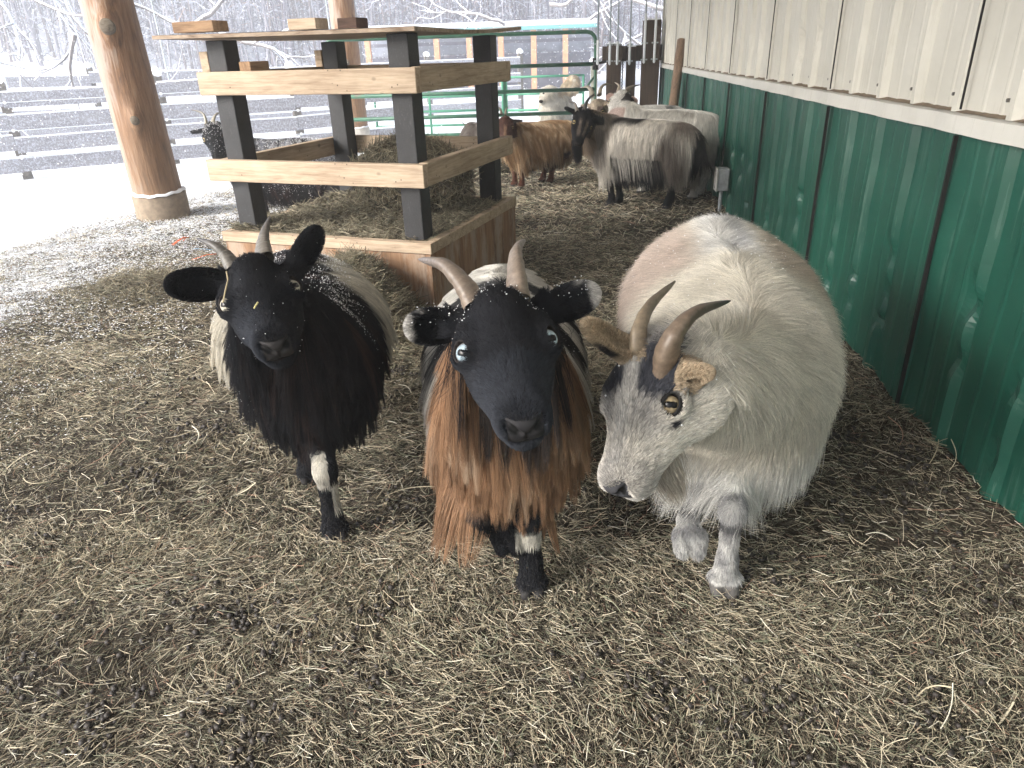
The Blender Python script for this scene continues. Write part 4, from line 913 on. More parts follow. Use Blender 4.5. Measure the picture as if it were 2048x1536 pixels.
def horn(parent, pts, r0, name, mat, col_base=(.30, .25, .19), col_tip=(.10, .09, .08), flat=.72, rings=.0007, nring=16, side=None):
    pts = np.array(pts, float); n = 46; m = len(pts); tt = np.linspace(0, m-1, n); Pp = []
    for t in tt:                                                  # Catmull-Rom
        i = min(int(t), m-2); u = t-i; p0 = pts[max(i-1, 0)] if i > 0 else 2*pts[0]-pts[1]; p1, p2 = pts[i], pts[i+1]; p3 = pts[i+2] if i+2 < m else 2*pts[-1]-pts[-2]
        Pp.append(.5*((2*p1)+(-p0+p2)*u+(2*p0-5*p1+4*p2-p3)*u*u+(-p0+3*p1-3*p2+p3)*u**3))
    Pp = np.array(Pp); V = []; cols = []; K = 20; prev = side if side is not None else np.array([0, 1., 0]); cb = np.array(col_base); ct = np.array(col_tip)
    for i in range(n):
        f = i/(n-1); tg = nz(Pp[min(i+1, n-1)]-Pp[max(i-1, 0)]); a = nz(prev-tg*np.dot(prev, tg)); b = np.cross(tg, a); prev = a
        r = r0*(1-f)**.75*(1-.12*f)+.0016; r = r*(1+.03*math.sin(f*37)) + rings*(math.sin(f*nring*2*math.pi+1.6*math.sin(f*9))+.5*math.sin(f*nring*4.7*math.pi))*.6*(1-f)
        for k in range(K):
            an = 2*math.pi*k/K; keel = 1+.10*max(0, math.cos(an))**4; V.append(Pp[i]+(a*math.cos(an)*keel+b*math.sin(an)*flat)*r)
            st = .88+.09*math.sin(f*nring*2*math.pi+1.6*math.sin(f*9))+.22*float(noise(np.array([an*2, f*30, r0*99]), 1.)); cols.append(np.clip((cb*(1-f**2)+ct*f**2)*st, 0, 1))
    F_ = [(i*K+k, i*K+(k+1) % K, (i+1)*K+(k+1) % K, (i+1)*K+k) for i in range(n-1) for k in range(K)]; V.append(Pp[-1]+nz(Pp[-1]-Pp[-2])*.002); cols.append(ct)
    o = mesh_obj(name, V, F_+[((n-1)*K+k, (n-1)*K+(k+1) % K, n*K) for k in range(K)], mat, None, True); a_ = o.data.attributes.new('col', 'FLOAT_COLOR', 'POINT')
    c4 = np.ones((len(V), 4), np.float32); c4[:, :3] = np.array(cols); a_.data.foreach_set('color', c4.ravel()); under(o, parent); return o
m_horn, nt, b = newmat('horn_keratin'); a = N(nt, 'ShaderNodeAttribute', attribute_name='col'); f = nse(nt, tc(nt), 260, 4, .7)
nt.links.new(mixc(nt, .5, a.outputs['Color'], ramp(nt, f, [(.3, (.55, .52, .5)), (.65, (1.1, 1.1, 1.1))]), 'MULTIPLY'), b.inputs['Base Color']); b.inputs['Roughness'].default_value = .42; bump(nt, b, f, .35, .0008)
m_eye = attr_mat('eye', .16, .22); m_skin = attr_mat('hide', .7, .25)
def eyeball(parent, c, M, s, iris, rim=(.02, .015, .012), level=None):
    nu, nv = 56, 40; th, ph = np.meshgrid(np.linspace(0, 2*np.pi, nu, endpoint=False), np.linspace(0, np.pi, nv), indexing='ij')
    d = np.stack([np.sin(ph)*np.cos(th), np.sin(ph)*np.sin(th), np.cos(ph)], -1).reshape(-1, 3); Q = []
    ix = np.arange(nu*nv).reshape(nu, nv); Q = np.stack([ix[:, :-1], ix[:, 1:], np.roll(ix, -1, 0)[:, 1:], np.roll(ix, -1, 0)[:, :-1]], -1).reshape(-1, 4)
    x, y = d[:, 0], d[:, 1]; r = np.hypot(x, y); col = np.tile(np.array(rim), (len(d), 1)); irm = (r < .74) & (d[:, 2] > 0); st = .85+.3*np.sin(np.arctan2(y, x)*31)**2
    col[irm] = (np.array(iris)*st[:, None]*(1.0-.35*smooth(.4, .74, r))[:, None])[irm]
    up = np.array([0, 0, 1.]); lu = M.T@up; a0 = math.atan2(lu[1], lu[0])  # pupil kept level-ish
    if level is not None: a0 = level
    hx = x*math.sin(a0)-y*math.cos(a0); hy = x*math.cos(a0)+y*math.sin(a0); pup = (np.abs(hx) < .52) & (np.abs(hy) < .24) & (d[:, 2] > 0); pup |= ((hx/.58)**4+(hy/.29)**4 < 1) & (d[:, 2] > 0); col[pup] = (.003, .003, .004)
    V = d*.0150*s; V = V@M.T+c; o = np_mesh('eye', V, Q, m_eye, col=col); under(o, parent); return o
m_fur = hair_mat('fur_strands', .42, .10); m_furb = hair_mat('black_fur_strands', .30, .11)
def grow(S_, p, nrm, flow, L, nseg, lift, droop, jit, push=True, marg=.003):
    n = len(p); ft = nz(flow-nrm*(flow*nrm).sum(1, keepdims=True)); d = nz(ft*(1-lift)+nrm*lift+rng.normal(0, 1, (n, 3))*jit); out = np.zeros((n, nseg+1, 3), np.float32); q = p-nrm*.0015; out[:, 0] = q
    L = np.asarray(L)[:, None]; sg = L/nseg; dr = np.broadcast_to(np.asarray(droop, float).reshape(-1, 1) if np.ndim(droop) else np.full((n, 1), droop), (n, 1))
    for i in range(nseg):
        d = nz(d+np.array([0, 0, -1.])*dr*(1.0/nseg)+ft*.08); q = q+d*sg
        if push:
            m_ = marg*(i+1)/nseg+.001; dd = S_.sample(q); k = dd < m_
            if k.any(): gk = S_.grad(q[k]); q[k] += gk*(m_-dd[k])[:, None]
        out[:, i+1] = q
    return out
def clump(pts, ng, strength, power=1.6):
    n, k = pts.shape[:2]; gi = rng.choice(n, min(ng, n), replace=False); kd = kdtree.KDTree(len(gi))
    for j, g_ in enumerate(gi): kd.insert(pts[g_, 0], j)
    kd.balance(); own = np.fromiter((kd.find(pts[i, 0])[1] for i in range(n)), np.int64, n); G_ = pts[gi][own]; t = (np.linspace(0, 1, k)**power)[None, :, None]; s = np.asarray(strength).reshape(-1, 1, 1) if np.ndim(strength) else strength
    return pts+(G_-pts)*t*s, own
def fur(S_, parent, n, nrmfn, spec, name, mat, nseg, radius, ngroups=0, cl=.6, taper=True, dens=None, tip=.25, push=True, var=(.80, 1.16), cr=(.02, .06)):
    """spec(p, nrm) -> flow, length, lift, droop, jitter, colour"""
    p = sample_surface(S_.V, S_.Q, n, dens); nr = S_.grad(p, .004); fl, L, lift, droop, jit, col = spec(p, nr); k = L > .002
    p, nr, fl, L, col = p[k], nr[k], fl[k], L[k], col[k]; lift = lift[k][:, None]; droop = droop[k]; jit = jit[k][:, None]; L = L*rng.uniform(.65, 1.15, len(L))
    pts = grow(S_, p, nr, fl, L, nseg, lift, droop, jit, push); own = None
    if ngroups: pts, own = clump(pts, ngroups, np.clip(cl*smooth(cr[0], cr[1], L), 0, 1))
    v = rng.uniform(var[0], var[1], (len(p), 1))
    if own is not None: gv = np.random.default_rng(5).uniform(.80, 1.18, own.max()+1); v = v*gv[own][:, None]
    rr = radius*np.linspace(1, tip, nseg+1)[None]*rng.uniform(.75, 1.3, (len(p), 1)); o = curves_obj(name, pts, rr, col*v, mat); under(o, parent); return pts, p, nr

def goat(G_):
    """G_: description dict of one goat. Returns its root empty."""
    s = G_.get('s', 1.0); base = np.array([*G_['at'], 0.]); base[2] = G_.get('z', 0); hd = G_['yaw']; RB = rotz(hd); B = lambda p: base+RB@(np.array(p, float)*s)
    root = empty('goat', base); tag(root, G_['label'], 'goat', G_.get('group')); S_ = Skin(); fat = G_.get('fat', 1.0); rw = G_.get('rear', 1.0); lr = G_.get('legr', .9)
    for c, r in (((-.03, 0, .375), (.15, .120*fat, .145)), ((-.20, 0, .365), (.20, .145*fat*rw**.5, .150)), ((-.36, 0, .37), (.18, .148*fat*rw, .150)), ((-.50, 0, .385), (.13, .118*fat*rw, .125)), ((-.04, 0, .45), (.12, .055, .07)), ((-.3, 0, .47), (.26, .055, .05))): S_.ell(B(c), np.array(r)*s, RB, .06*s)
    if 'O' not in G_: G_['O'] = B((.20, 0, .66)); G_['fwd'] = RB@np.array([.7, 0, -.7]); G_['left'] = RB@np.array([0, 1., 0])
    O = np.array(G_['O'], float); R = head_frame(G_['O'], G_['fwd'], G_['left']); hs = G_.get('hs', s)
    if 'eye_at' in G_: O = np.array(G_['eye_at'])-R@(np.array([.0617, .0575, -.018])*hs)
    occ = O+R@(np.array([-.005, 0, -.065])*hs); nb = B(G_.get('neck', (.03, 0, .42)))
    S_.cap(occ, (occ+nb)/2, .055*hs, .075*s, .03*s); S_.cap((occ+nb)/2, nb, .075*s, .105*s*fat**.5, .05*s); S_.cap(nb, B((-.06, 0, .35)), .10*s, .11*s, .05*s)
    for k, (y, knee, fet, hoof) in enumerate(G_['front']):
        S_.cap(B((.0, y*.85, .36)), B((knee[0]*.4, y, .24)), .062*s, .042*s, .03*s); S_.cap(B((knee[0]*.4, y, .24)), B(knee), .036*s*lr, .0215*s*lr, .02*s); S_.cap(B(knee), B(fet), .0225*s*lr, .0185*s*lr, .012*s)
        S_.ell(B(knee), np.array([.025, .025, .03])*s*lr, None, .01); S_.cap(B(fet), B(hoof), .021*s*lr, .026*s*lr**.5, .012*s)
        f = nz(RB@np.array(G_.get('hf%d' % k, (1., 0, -.25)))); lt = RB@np.array([0, 1., 0])
        for q in (1, -1): S_.cap(B(hoof)+f*.004+lt*.0135*s*q, B(hoof)+f*.026*s+lt*.013*s*q+np.array([0, 0, -.010]), .0165*s, .0125*s, .004)
    for k, (y, hock, fet, hoof) in enumerate(G_['hind']):
        S_.cap(B((-.50, y*.85, .37)), B((-.47, y, .27)), .085*s, .055*s, .04*s); S_.cap(B((-.46, y, .27)), B(hock), .05*s, .0235*s, .02*s); S_.cap(B(hock), B(fet), .022*s, .0185*s, .012*s); S_.cap(B(fet), B(hoof), .021*s, .026*s, .012*s)
        f = RB@np.array([1., 0, 0]); lt = RB@np.array([0, 1., 0])
        for q in (1, -1): S_.cap(B(hoof)+lt*.013*s*q, B(hoof)+f*.026*s+lt*.013*s*q+np.array([0, 0, -.008]), .016*s, .012*s, .004)
    tb, tt = B((-.60, 0, .45)), B(G_.get('tail', (-.64, 0, .40))); S_.cap(tb, tt, .022*s, .012*s, .02)
    lgk = G_.get('legfur', .014)
    T, eyes = build_head(S_, O, R, hs, None, G_.get('lidap')); ears = []
    for (rt, tp, fc, w_) in G_['ears']: ears.append(add_ear(S_, rt if G_.get('abs') else T(rt), tp if G_.get('abs') else T(tp), fc if G_.get('abs') else R@np.array(fc, float), w_*hs, hs))
    for q in G_.get('extra', ()): q(S_, T, R, B)
    if G_.get('fine'):
        cs = np.array([T((x, y, z)) for x in (-.03, .215) for y in (-.065, .065) for z in (-.12, .03)]); lo, hi = cs.min(0), cs.max(0); S_.run(.0065, G_['fine'], (lo, hi))
    else: S_.run(G_.get('res', .010))
    V, Q = S_.mesh()
    # paint
    Rt = R.T
    def loc(p):
        q = ((p-O)@R)/hs; q[:, 0] = np.where(q[:, 0] < .06, q[:, 0], .06+(q[:, 0]-.06)/.90); return ((p-base)@RB)/s, q
    def earmask(p):
        best = np.zeros(len(p)); u_ = np.zeros(len(p)); inn = np.zeros(len(p)); ed = np.zeros(len(p)); sg = np.zeros(len(p))
        for q, e in enumerate(ears):
            d = p-e['root']; u = (d@e['ax'])/e['L']; bb = np.abs(d@e['b'])/e['w']; m = (u > .10) & (u < 1.15) & (bb < 1.25) & (np.abs(d@e['f']) < .028); best[m] = 1; u_[m] = u[m]; inn[m] = (d@e['f'])[m]; ed[m] = bb[m]; sg[m] = q+1
        return best, u_, inn, ed, sg
    segs = [(B(k_), B(f_), B(h_)) for (_, k_, f_, h_) in list(G_['front'])+list(G_['hind'])]
    def legprox(p):
        d = np.full(len(p), 9.)
        for a3 in segs:
            for a, b in ((a3[0], a3[1]), (a3[1], a3[2])):
                ba = b-a; t = np.clip(((p-a)@ba)/max(ba@ba, 1e-9), 0, 1); d = np.minimum(d, np.linalg.norm(p-a-t[:, None]*ba, axis=1))
        return smooth(.050, .036, d)
    def regions(p):
        lb, lh = loc(p); em = earmask(p); x, y, z = lh.T
        hm = (x > -.045) & (x < .23) & (np.abs(y) < .085) & (z > -.128) & (z < .05); hm = hm & ~((x < .0) & (z < -.07)); hm = hm.astype(float)*(1-em[0]); hb = smooth(-.045, .0, x)*hm
        lg = smooth(*G_.get('lgz', (.27, .20)), lb[:, 2])*(1-np.maximum(hm, em[0])); lg = np.maximum(lg, legprox(p)); return lb, lh, em, hm, hb, lg
    def colour(p):
        lb, lh, em, hm, hb, lg = regions(p); return np.clip(G_['paint'](lb, lh, em, hm, lg, p), 0, 1)
    vc = colour(V)*.8
    lhv = loc(V)[1]
    # bare muzzle, lids and hooves
    lbv = loc(V)[0]; mz = smooth(.176, .190, lhv[:, 0])*(np.abs(lhv[:, 1]) < .022)*(lhv[:, 2] < -.022)*(lhv[:, 2] > -.075); vc = vc*(1-mz[:, None])+np.array(G_.get('nose', (.028, .025, .025)))*mz[:, None]
    ay = np.abs(lhv[:, 1]); nos = smooth(.0078, .0050, np.sqrt((lhv[:, 0]-.199)**2*.35+(ay-.0135)**2+(lhv[:, 2]+.039)**2))
    mth_ = np.where(lhv[:, 0] > .182, np.abs(lhv[:, 2]+.064), np.abs(lhv[:, 2]+.064-(.182-lhv[:, 0])*.285)); mo = smooth(.0032, .0014, mth_)*(lhv[:, 0] > .138)*(lhv[:, 0] < .215)*(ay < .042)
    ph = smooth(.0022, .0010, ay)*(lhv[:, 0] > .19)*(lhv[:, 2] < -.043)*(lhv[:, 2] > -.064); dk = np.maximum(nos, np.maximum(mo*.85, ph*.8))[:, None]; vc = vc*(1-dk)+np.array((.004, .004, .004))*dk
    for c, M, y in eyes: dd = np.linalg.norm(V-c, axis=1); m = smooth(.0240*hs, .0185*hs, dd)[:, None]; vc = vc*(1-m)+np.array(G_.get('lid', (.018, .014, .013)))*m
    hv = (lbv[:, 2] < .028)[:, None]; vc = np.where(hv, np.array(G_.get('hoof', (.03, .028, .028))), vc)
    body = np_mesh('body', V, Q, m_skin, col=vc); under(body, root)
    def gz(c, M):
        g_ = G_.get('gaze', 0)
        if not g_: return M
        n_ = nz(M[:, 2]+g_*nz(np.array([0, 0, CAM_H])-c)); t1 = nz(M[:, 0]-n_*np.dot(M[:, 0], n_)); return np.stack([t1, np.cross(n_, t1), n_], 1)
    for c, M, y in eyes: eyeball(root, c-M[:, 2]*.0006*hs, gz(c, M), hs, G_.get('iris', (.45, .36, .18)), G_.get('eyerim', (.02, .015, .012)), G_.get('pupil'))
    for h in G_['horns']: horn(root, h['p'] if h.get('abs') else [T(q) for q in h['p']], h['r']*hs, 'horn', m_horn, h.get('c', (.30, .25, .19)), h.get('ct', (.10, .09, .08)), side=R[:, 0], nring=h.get('nr', 16), rings=h.get('rings', .0007))
    lenf = G_['len']
    ec = G_.get('eyeclr', 1.05)
    def eye_clear(p):
        k = np.ones(len(p))
        for c, M, y in eyes:
            q = (p-c)@M; k = k*(1-smooth(.0185*hs*ec, .0150*hs*ec, np.sqrt(q[:, 0]**2+(q[:, 1]*1.15)**2))*(q[:, 2] > 0))
        return k
    fw, lf, upv = R[:, 0], R[:, 1], R[:, 2]
    def spec_face(p, nr):
        lb, lh, em, hm, hb, lg = regions(p); x, y, z = lh.T; n = len(p)
        flow = -fw*1.0*np.ones((n, 1))+lf*(np.sign(y)*smooth(.0, .04, np.abs(y))*.5)[:, None]-upv*(smooth(-.02, -.08, z)*.5)[:, None]+nr*0
        flow = flow+np.stack([noise(p*1., 38, 1), noise(p, 38, 2), noise(p, 38, 3)], -1)*.35
        L = np.full(n, .0105)*hs+.014*hs*smooth(.035, -.02, x)-.004*smooth(.10, .16, x)+.006*smooth(-.03, -.09, z)*hs; L = L*(.35+.65*smooth(.195, .15, x)); L = L*(1-smooth(.186, .192, x)*(np.abs(y) < .021)*(z < -.026)*(z > -.066)); mz_ = np.where(x > .182, np.abs(z+.064), np.abs(z+.064-(.182-x)*.285)); L = L*(1-.85*smooth(.0045, .002, mz_)*(x > .138)*(np.abs(y) < .042)); L = L*hm+(1-hm)*0
        fa = G_.get('face_len', 1.0); L = L*fa
        er = em[0] > 0
        if er.any():
            for q, e in enumerate(ears): m = em[4] == q+1; flow[m] = e['ax']+.25*rng.normal(size=3)
            L[er] = (.004+.005*smooth(.75, 1.2, em[3][er]))*hs
        L = L*eye_clear(p); lift = np.full(n, .20)+.10*(er); return flow, L, lift, np.full(n, .02), np.full(n, .09), colour(p)
    def spec_body(p, nr):
        lb, lh, em, hm, hb, lg = regions(p); n = len(p); sy = np.tanh((lb[:, 1]+.02*noise(p, 14, 2))/.035); top = smooth(.35, .85, nr[:, 2])
        f = np.stack([np.full(n, G_.get('back', -.42)), sy*(.25+.8*top), np.full(n, -1.)], -1); f = f@RB.T
        f = f*(1-lg[:, None])+np.array([0, 0, -1.])*lg[:, None]; f = f+np.stack([noise(p, 9, 1), noise(p, 9, 2), .3*noise(p, 9, 3)], -1)*G_.get('wave', .22)
        L, lift, droop, jit = lenf(lb, lh, nr, lg, p); L = L*(1-np.maximum(hm*smooth(-.03, .02, lh[:, 0]), em[0])); L = L*(lb[:, 2] > .032); return f, L*s, lift, droop, jit, colour(p)
    nf, nb_ = G_.get('n', (60000, 90000))
    hd_dens = lambda p: np.maximum(regions(p)[3], regions(p)[2][0])+1e-4
    def bd_dens(p): r_ = regions(p); return (1-np.maximum(r_[3]*smooth(.0, .03, r_[1][:, 0]), r_[2][0]))*(1+1.2*r_[5])+1e-5
    fr_, br_ = G_.get('r', (.00030, .00042)); mf = m_furb if G_.get('black_face') else m_fur; mb_ = m_furb if G_.get('black_body') else m_fur
    f1 = fur(S_, root, nf, None, spec_face, 'face_fur', mf, 5, fr_, nf//22, .55, dens=hd_dens, tip=.4, var=(.6, 1.4), cr=(.004, .010))
    f2 = fur(S_, root, nb_, None, spec_body, 'coat', mb_, G_.get('seg', 8), br_, G_.get('clumps', 2200), G_.get('clump', .65), dens=bd_dens, var=G_.get('var', (.72, 1.22)))
    if 'beard' in G_:
        bd = G_['beard']; n = bd['n']; q = np.array(bd['c'])+rng.normal(0, 1, (n, 3))*np.array(bd['sp']); p = np.array([T(v_) for v_ in q]); L = rng.uniform(.6, 1.1, n)*bd['L']; d = nz(np.array(bd['d'], float)+rng.normal(0, .08, (n, 3))); t = np.linspace(0, 1, 8)[None, :, None]
        end = p.mean(0)+np.array(bd['d'])*bd['L']; pts = p[:, None]+d[:, None]*t*L[:, None, None]; pts = pts+(end-pts)*(t**2)*.45*(L[:, None, None]/bd['L']); pts[..., 2] -= .012*t[..., 0]**2
        o = curves_obj('beard', pts, np.full((1, 8), .00042)*np.linspace(1, .3, 8)[None], np.array(bd['col'])*rng.uniform(.7, 1.2, (n, 1)), mb_); under(o, root)
    if 'snow' in G_:
        n = G_['snow'][0]; pos = []
        for (pts, p, nr), share in ((f1, G_['snow'][2]), (f2, 1-G_['snow'][2])):
            lb, lh = loc(p); w_ = np.clip(G_['snow'][1](lb, lh, nr, p), 0, 1); w_ = w_+1e-9; m = int(n*share); i = rng.choice(len(p), m, p=w_/w_.sum()); kk = rng.integers(pts.shape[1]//2, pts.shape[1], m); q = pts[i, kk]
            d0 = S_.sample(q); pos.append(q+S_.grad(q)*(.0015+.004*rng.random((m, 1))))
        pos = np.concatenate(pos); n = len(pos); sz = (.0005+.0016*rng.random(n)**2.5)*G_.get('flake', 1.0)
        Vf = pos[:, None]+oc[None]*(sz[:, None, None]*rng.uniform(.6, 1.4, (n, 1, 3))); Ff = of[None]+(np.arange(n)*6)[:, None, None]; o = np_mesh('snow_flecks', Vf.reshape(-1, 3), Ff.reshape(-1, 3), m_flake); o['kind'] = 'stuff'; under(o, root)
    root['_'] = 1; del root['_']; G_['T'] = T; G_['S'] = S_; return root
K_ = lambda *c: np.array(c, float)
def blend(a, b, t): t = np.clip(t, 0, 1)[:, None]; return a*(1-t)+b*t
def full(n, c): return np.tile(K_(*c), (n, 1))
BLK = (.012, .012, .014); WHT = (.62, .60, .55); CRM = (.50, .45, .38)
STAND = dict(front=[(.085, (.015, .085, .165), (.005, .085, .055), (.01, .085, .03)), (-.085, (.015, -.085, .165), (.005, -.085, .055), (.01, -.085, .03))],
             hind=[(.095, (-.575, .09, .165), (-.55, .09, .055), (-.54, .09, .03)), (-.095, (-.575, -.09, .165), (-.55, -.09, .055), (-.54, -.09, .03))])
def yaw_of(v): return math.atan2(v[1], v[0])

# ---------------- middle goat: black face, orange brown bib, white back with black shoulder stripes
def paintB(lb, lh, em, hm, lg, p):
    n = len(lb); x, y, z = lb.T; nb = .035*noise(p, 9, 1); c = full(n, WHT)
    br = blend(full(n, (.44, .262, .150)), full(n, (.19, .110, .064)), .38+.6*noise(p, 26, 2)); br = blend(br, full(n, (.62, .48, .35)), smooth(.15, .8, noise(p, 17, 3))*.8)
    c = blend(c, full(n, (.16, .10, .07)), smooth(-.25, -.16, x+nb)*smooth(.44, .36, z+nb))
    c = blend(c, br, smooth(-.10, -.05, x+nb)); c = blend(c, full(n, WHT), smooth(-.30, -.36, x+nb))
    for a, b_, s_ in ((-.20, -.13, 1), (-.335, -.275, .95)): c = blend(c, full(n, BLK), smooth(a-.012, a, x+nb*.4)*smooth(b_+.012, b_, x+nb*.4)*smooth(.40, .46, z)*s_)
    c = blend(c, full(n, (.05, .04, .035)), smooth(-.04, .02, x)*smooth(.53, .56, z)*(np.abs(y) < .05))
    c = blend(c, full(n, BLK), smooth(.235, .205, z+nb*.3)); c = np.where(((z > .118) & (z < .160) & (x > -.2) & (y > 0) & (x > .005+.02*noise(p, 40, 1)))[:, None], K_(.6, .57, .5), c)
    h = full(n, (.0105, .0105, .012)); h = blend(h, full(n, (.055, .022, .012)), smooth(.45, .9, noise(lh, 90, 1))*(lh[:, 0] < .05)*(lh[:, 2] > -.02)*.8); h = blend(h, full(n, (.038, .042, .052)), smooth(.07, .13, lh[:, 0])*.75)  # last blend paints the blue-grey highlight of the nose bridge into the fur
    c = blend(c, h, hm); c = blend(c, full(n, BLK), smooth(-.09, -.05, lh[:, 0])*(np.abs(lh[:, 1]) < .07)*(lh[:, 2] > -.02)*(lh[:, 0] < .1))
    e = full(n, (.009, .009, .010)); tipw = smooth(.80, .93, em[1]+.05*noise(p, 60, 1)); tipw = np.maximum(tipw, smooth(.55, .8, em[1])*smooth(.80, 1.0, em[3])); e = blend(e, full(n, (.55, .53, .50)), tipw); return blend(c, e, em[0])
def lenB(lb, lh, nr, lg, p):
    x, y, z = lb.T; n = len(lb); top = smooth(.3, .85, nr[:, 2]); L = .055+.085*(1-top); L = L+.05*smooth(-.2, -.02, x)*(1-top)+.015*noise(p, 12, 1); L = np.where((z < .30) & (np.abs(y) < .16), L*.9, L); L = L*(1-lg)+.016*lg; L = np.minimum(L, np.maximum(z-.085, .03)*1.0+.0)
    L = np.where(lg > .5, .014, L); nk = (lh[:, 0] > -.09) & (lh[:, 0] < .02); L = np.where(nk & (lh[:, 2] > -.05), .022, L); L = np.where((x > -.36) & (x < .10) & (z > .41) & (np.abs(y) < .12), np.minimum(L, .04), L)
    return L, np.full(n, .16)+.08*top, 1.5-1.1*top, np.full(n, .035)
headB_O = np.array([-.1078, .8683, .7068]); fwdB = np.array([.2447, -.9145, -.3221]); leftB = np.array([.9695, .2266, .093])
posB = np.array([-.135, 1.20]); yawB = yaw_of(posB-np.array([-.235, 1.95]))
def eB(root, tip, d0, d1): return (P(*root, d0), P(*tip, d1))
fcam = lambda px, py: -nz(ray(px, py))
# raised right foreleg, planted left foreleg
kB = lambda X_, Y_, Z_: None
def bl(at, yaw, s, p): q = rotz(yaw).T@(np.array(p, float)-np.array([at[0], at[1], 0]))/s; return tuple(q)
hoofB = bl(posB, yawB, 1, (*G(1062, 1204)[:2]+np.array([.0, .03]), .03)); fetB = (hoofB[0]-.012, hoofB[1], .075); knB = (hoofB[0]-.005, hoofB[1]*.97, .185)
kr = bl(posB, yawB, 1, P(960, 1035, 1.36)); fr_ = bl(posB, yawB, 1, P(985, 1050, 1.385)); hr = bl(posB, yawB, 1, P(1008, 1062, 1.40))
goatB = dict(s=1.0, at=posB, yaw=yawB, fat=1.0, rear=1.15, label='goat with black face, blue eyes and long orange brown bib standing in the middle', group=None, O=headB_O, fwd=fwdB, left=leftB, hs=1.0, neck=(.05, 0, .43), abs=True, fine=.0023,
    front=[(hoofB[1]*.97, knB, fetB, hoofB), (-.085, (kr[0], kr[1], kr[2]), fr_, hr)], hind=STAND['hind'], hf1=(.5, .3, -.8),
    ears=[(P(912, 650, .96), P(817, 656, .955), fcam(860, 690)+np.array([-.1, 0, -.45]), .025), (P(1088, 622, .98), P(1192, 585, .985), fcam(1140, 640)+np.array([.1, 0, -.45]), .025)],
    horns=[dict(abs=True, r=.0215, p=[P(952, 610, .945), P(928, 570, .95), P(893, 533, .965), P(862, 523, .985), P(838, 519, 1.01)], c=(.27, .215, .17), ct=(.22, .21, .22), nr=15),
           dict(abs=True, r=.0215, p=[P(1036, 602, .95), P(1033, 555, .96), P(1031, 515, .985), P(1037, 494, 1.01), P(1050, 481, 1.05)], c=(.26, .205, .16), ct=(.26, .25, .25), nr=14)],
    paint=paintB, len=lenB, iris=(.44, .55, .62), eyerim=(.16, .16, .16), lidap=(.0152, .0112), gaze=.9, black_face=True, n=(95000, 120000), r=(.00026, .00040), clumps=2600, clump=.72, nose=(.026, .025, .027), back=-.28, lgz=(.21, .16),
    snow=(900, lambda lb, lh, nr, p: np.maximum(smooth(.05, -.02, lh[:, 0])*(lh[:, 2] > -.03)*(lh[:, 0] > -.06)*.8, (lb[:, 2] > .42)*(np.abs(lb[:, 1]) < .14)*(lb[:, 0] > -.3)*(lb[:, 0] < 0)*.5), .30), flake=.62)
rB = goat(goatB)

# ---------------- left goat: black, snow on the back, white rear flanks
def paintA(lb, lh, em, hm, lg, p):
    n = len(lb); x, y, z = lb.T; nb = .045*noise(p, 8, 2); c = full(n, BLK)
    rb = full(n, (.095, .045, .032)); c = blend(c, rb, smooth(.1, .8, noise(p, 30, 1))*.45*(1-lg)); c = blend(c, rb*1.3, smooth(.30, .22, z)*smooth(-.02, -.08, y)*.9*(1-lg))
    wf = smooth(-.20, -.27, x+nb)*smooth(.03, .08, np.abs(y)+nb*.5)+smooth(-.52, -.56, x+nb*.5); wf = wf*(1-smooth(.45, .50, z+nb)*smooth(.12, .05, y)*.0); c = blend(c, full(n, (.66, .62, .53)), wf)
    wl = (z > .075)*(z < .155)*(y > 0)*(x > -.2)+(z > .15)*(z < .225)*(y < 0)*(x > -.2); c = blend(c, full(n, (.64, .61, .54)), (wl > 0)*smooth(.27, .22, z)*1.0)
    h = full(n, (.0085, .0085, .010)); h = blend(h, full(n, (.030, .034, .044)), smooth(.08, .13, lh[:, 0])*.6*smooth(.02, -.03, lh[:, 1]))  # blue-grey highlight painted on the lit side of the muzzle
    c = blend(c, h, hm); return blend(c, full(n, (.006, .006, .007)), em[0])
def lenA(lb, lh, nr, lg, p):
    x, y, z = lb.T; n = len(lb); top = smooth(.3, .85, nr[:, 2]); L = .05+.09*(1-top)+.015*noise(p, 12, 1); L = L+.03*smooth(-.2, -.02, x)*(1-top); L = np.minimum(L, np.maximum(z-.16, .03)); L = L*(1-lg)+.014*lg; L = np.where(lg > .5, .014, L)
    nk = (lh[:, 0] > -.09) & (lh[:, 0] < .02); L = np.where(nk & (lh[:, 2] > -.05), .022, L); return L, np.full(n, .15)+.08*top, 1.4-1.0*top, np.full(n, .035)
OA = np.array([-0.5343, 1.0779, 0.6979]); fwdA = np.array([0.4772, -0.8386, -0.2629]); LA = np.array([0.8788, 0.4549, 0.1442])
posA = np.array([-.60, 1.40]); yawA = yaw_of(posA-np.array([-.86, 2.0]))
hA = bl(posA, yawA, 1, (*G(664, 1092)[:2]+np.array([0, .03]), .03)); h2 = bl(posA, yawA, 1, (*G(622, 962)[:2], .035))
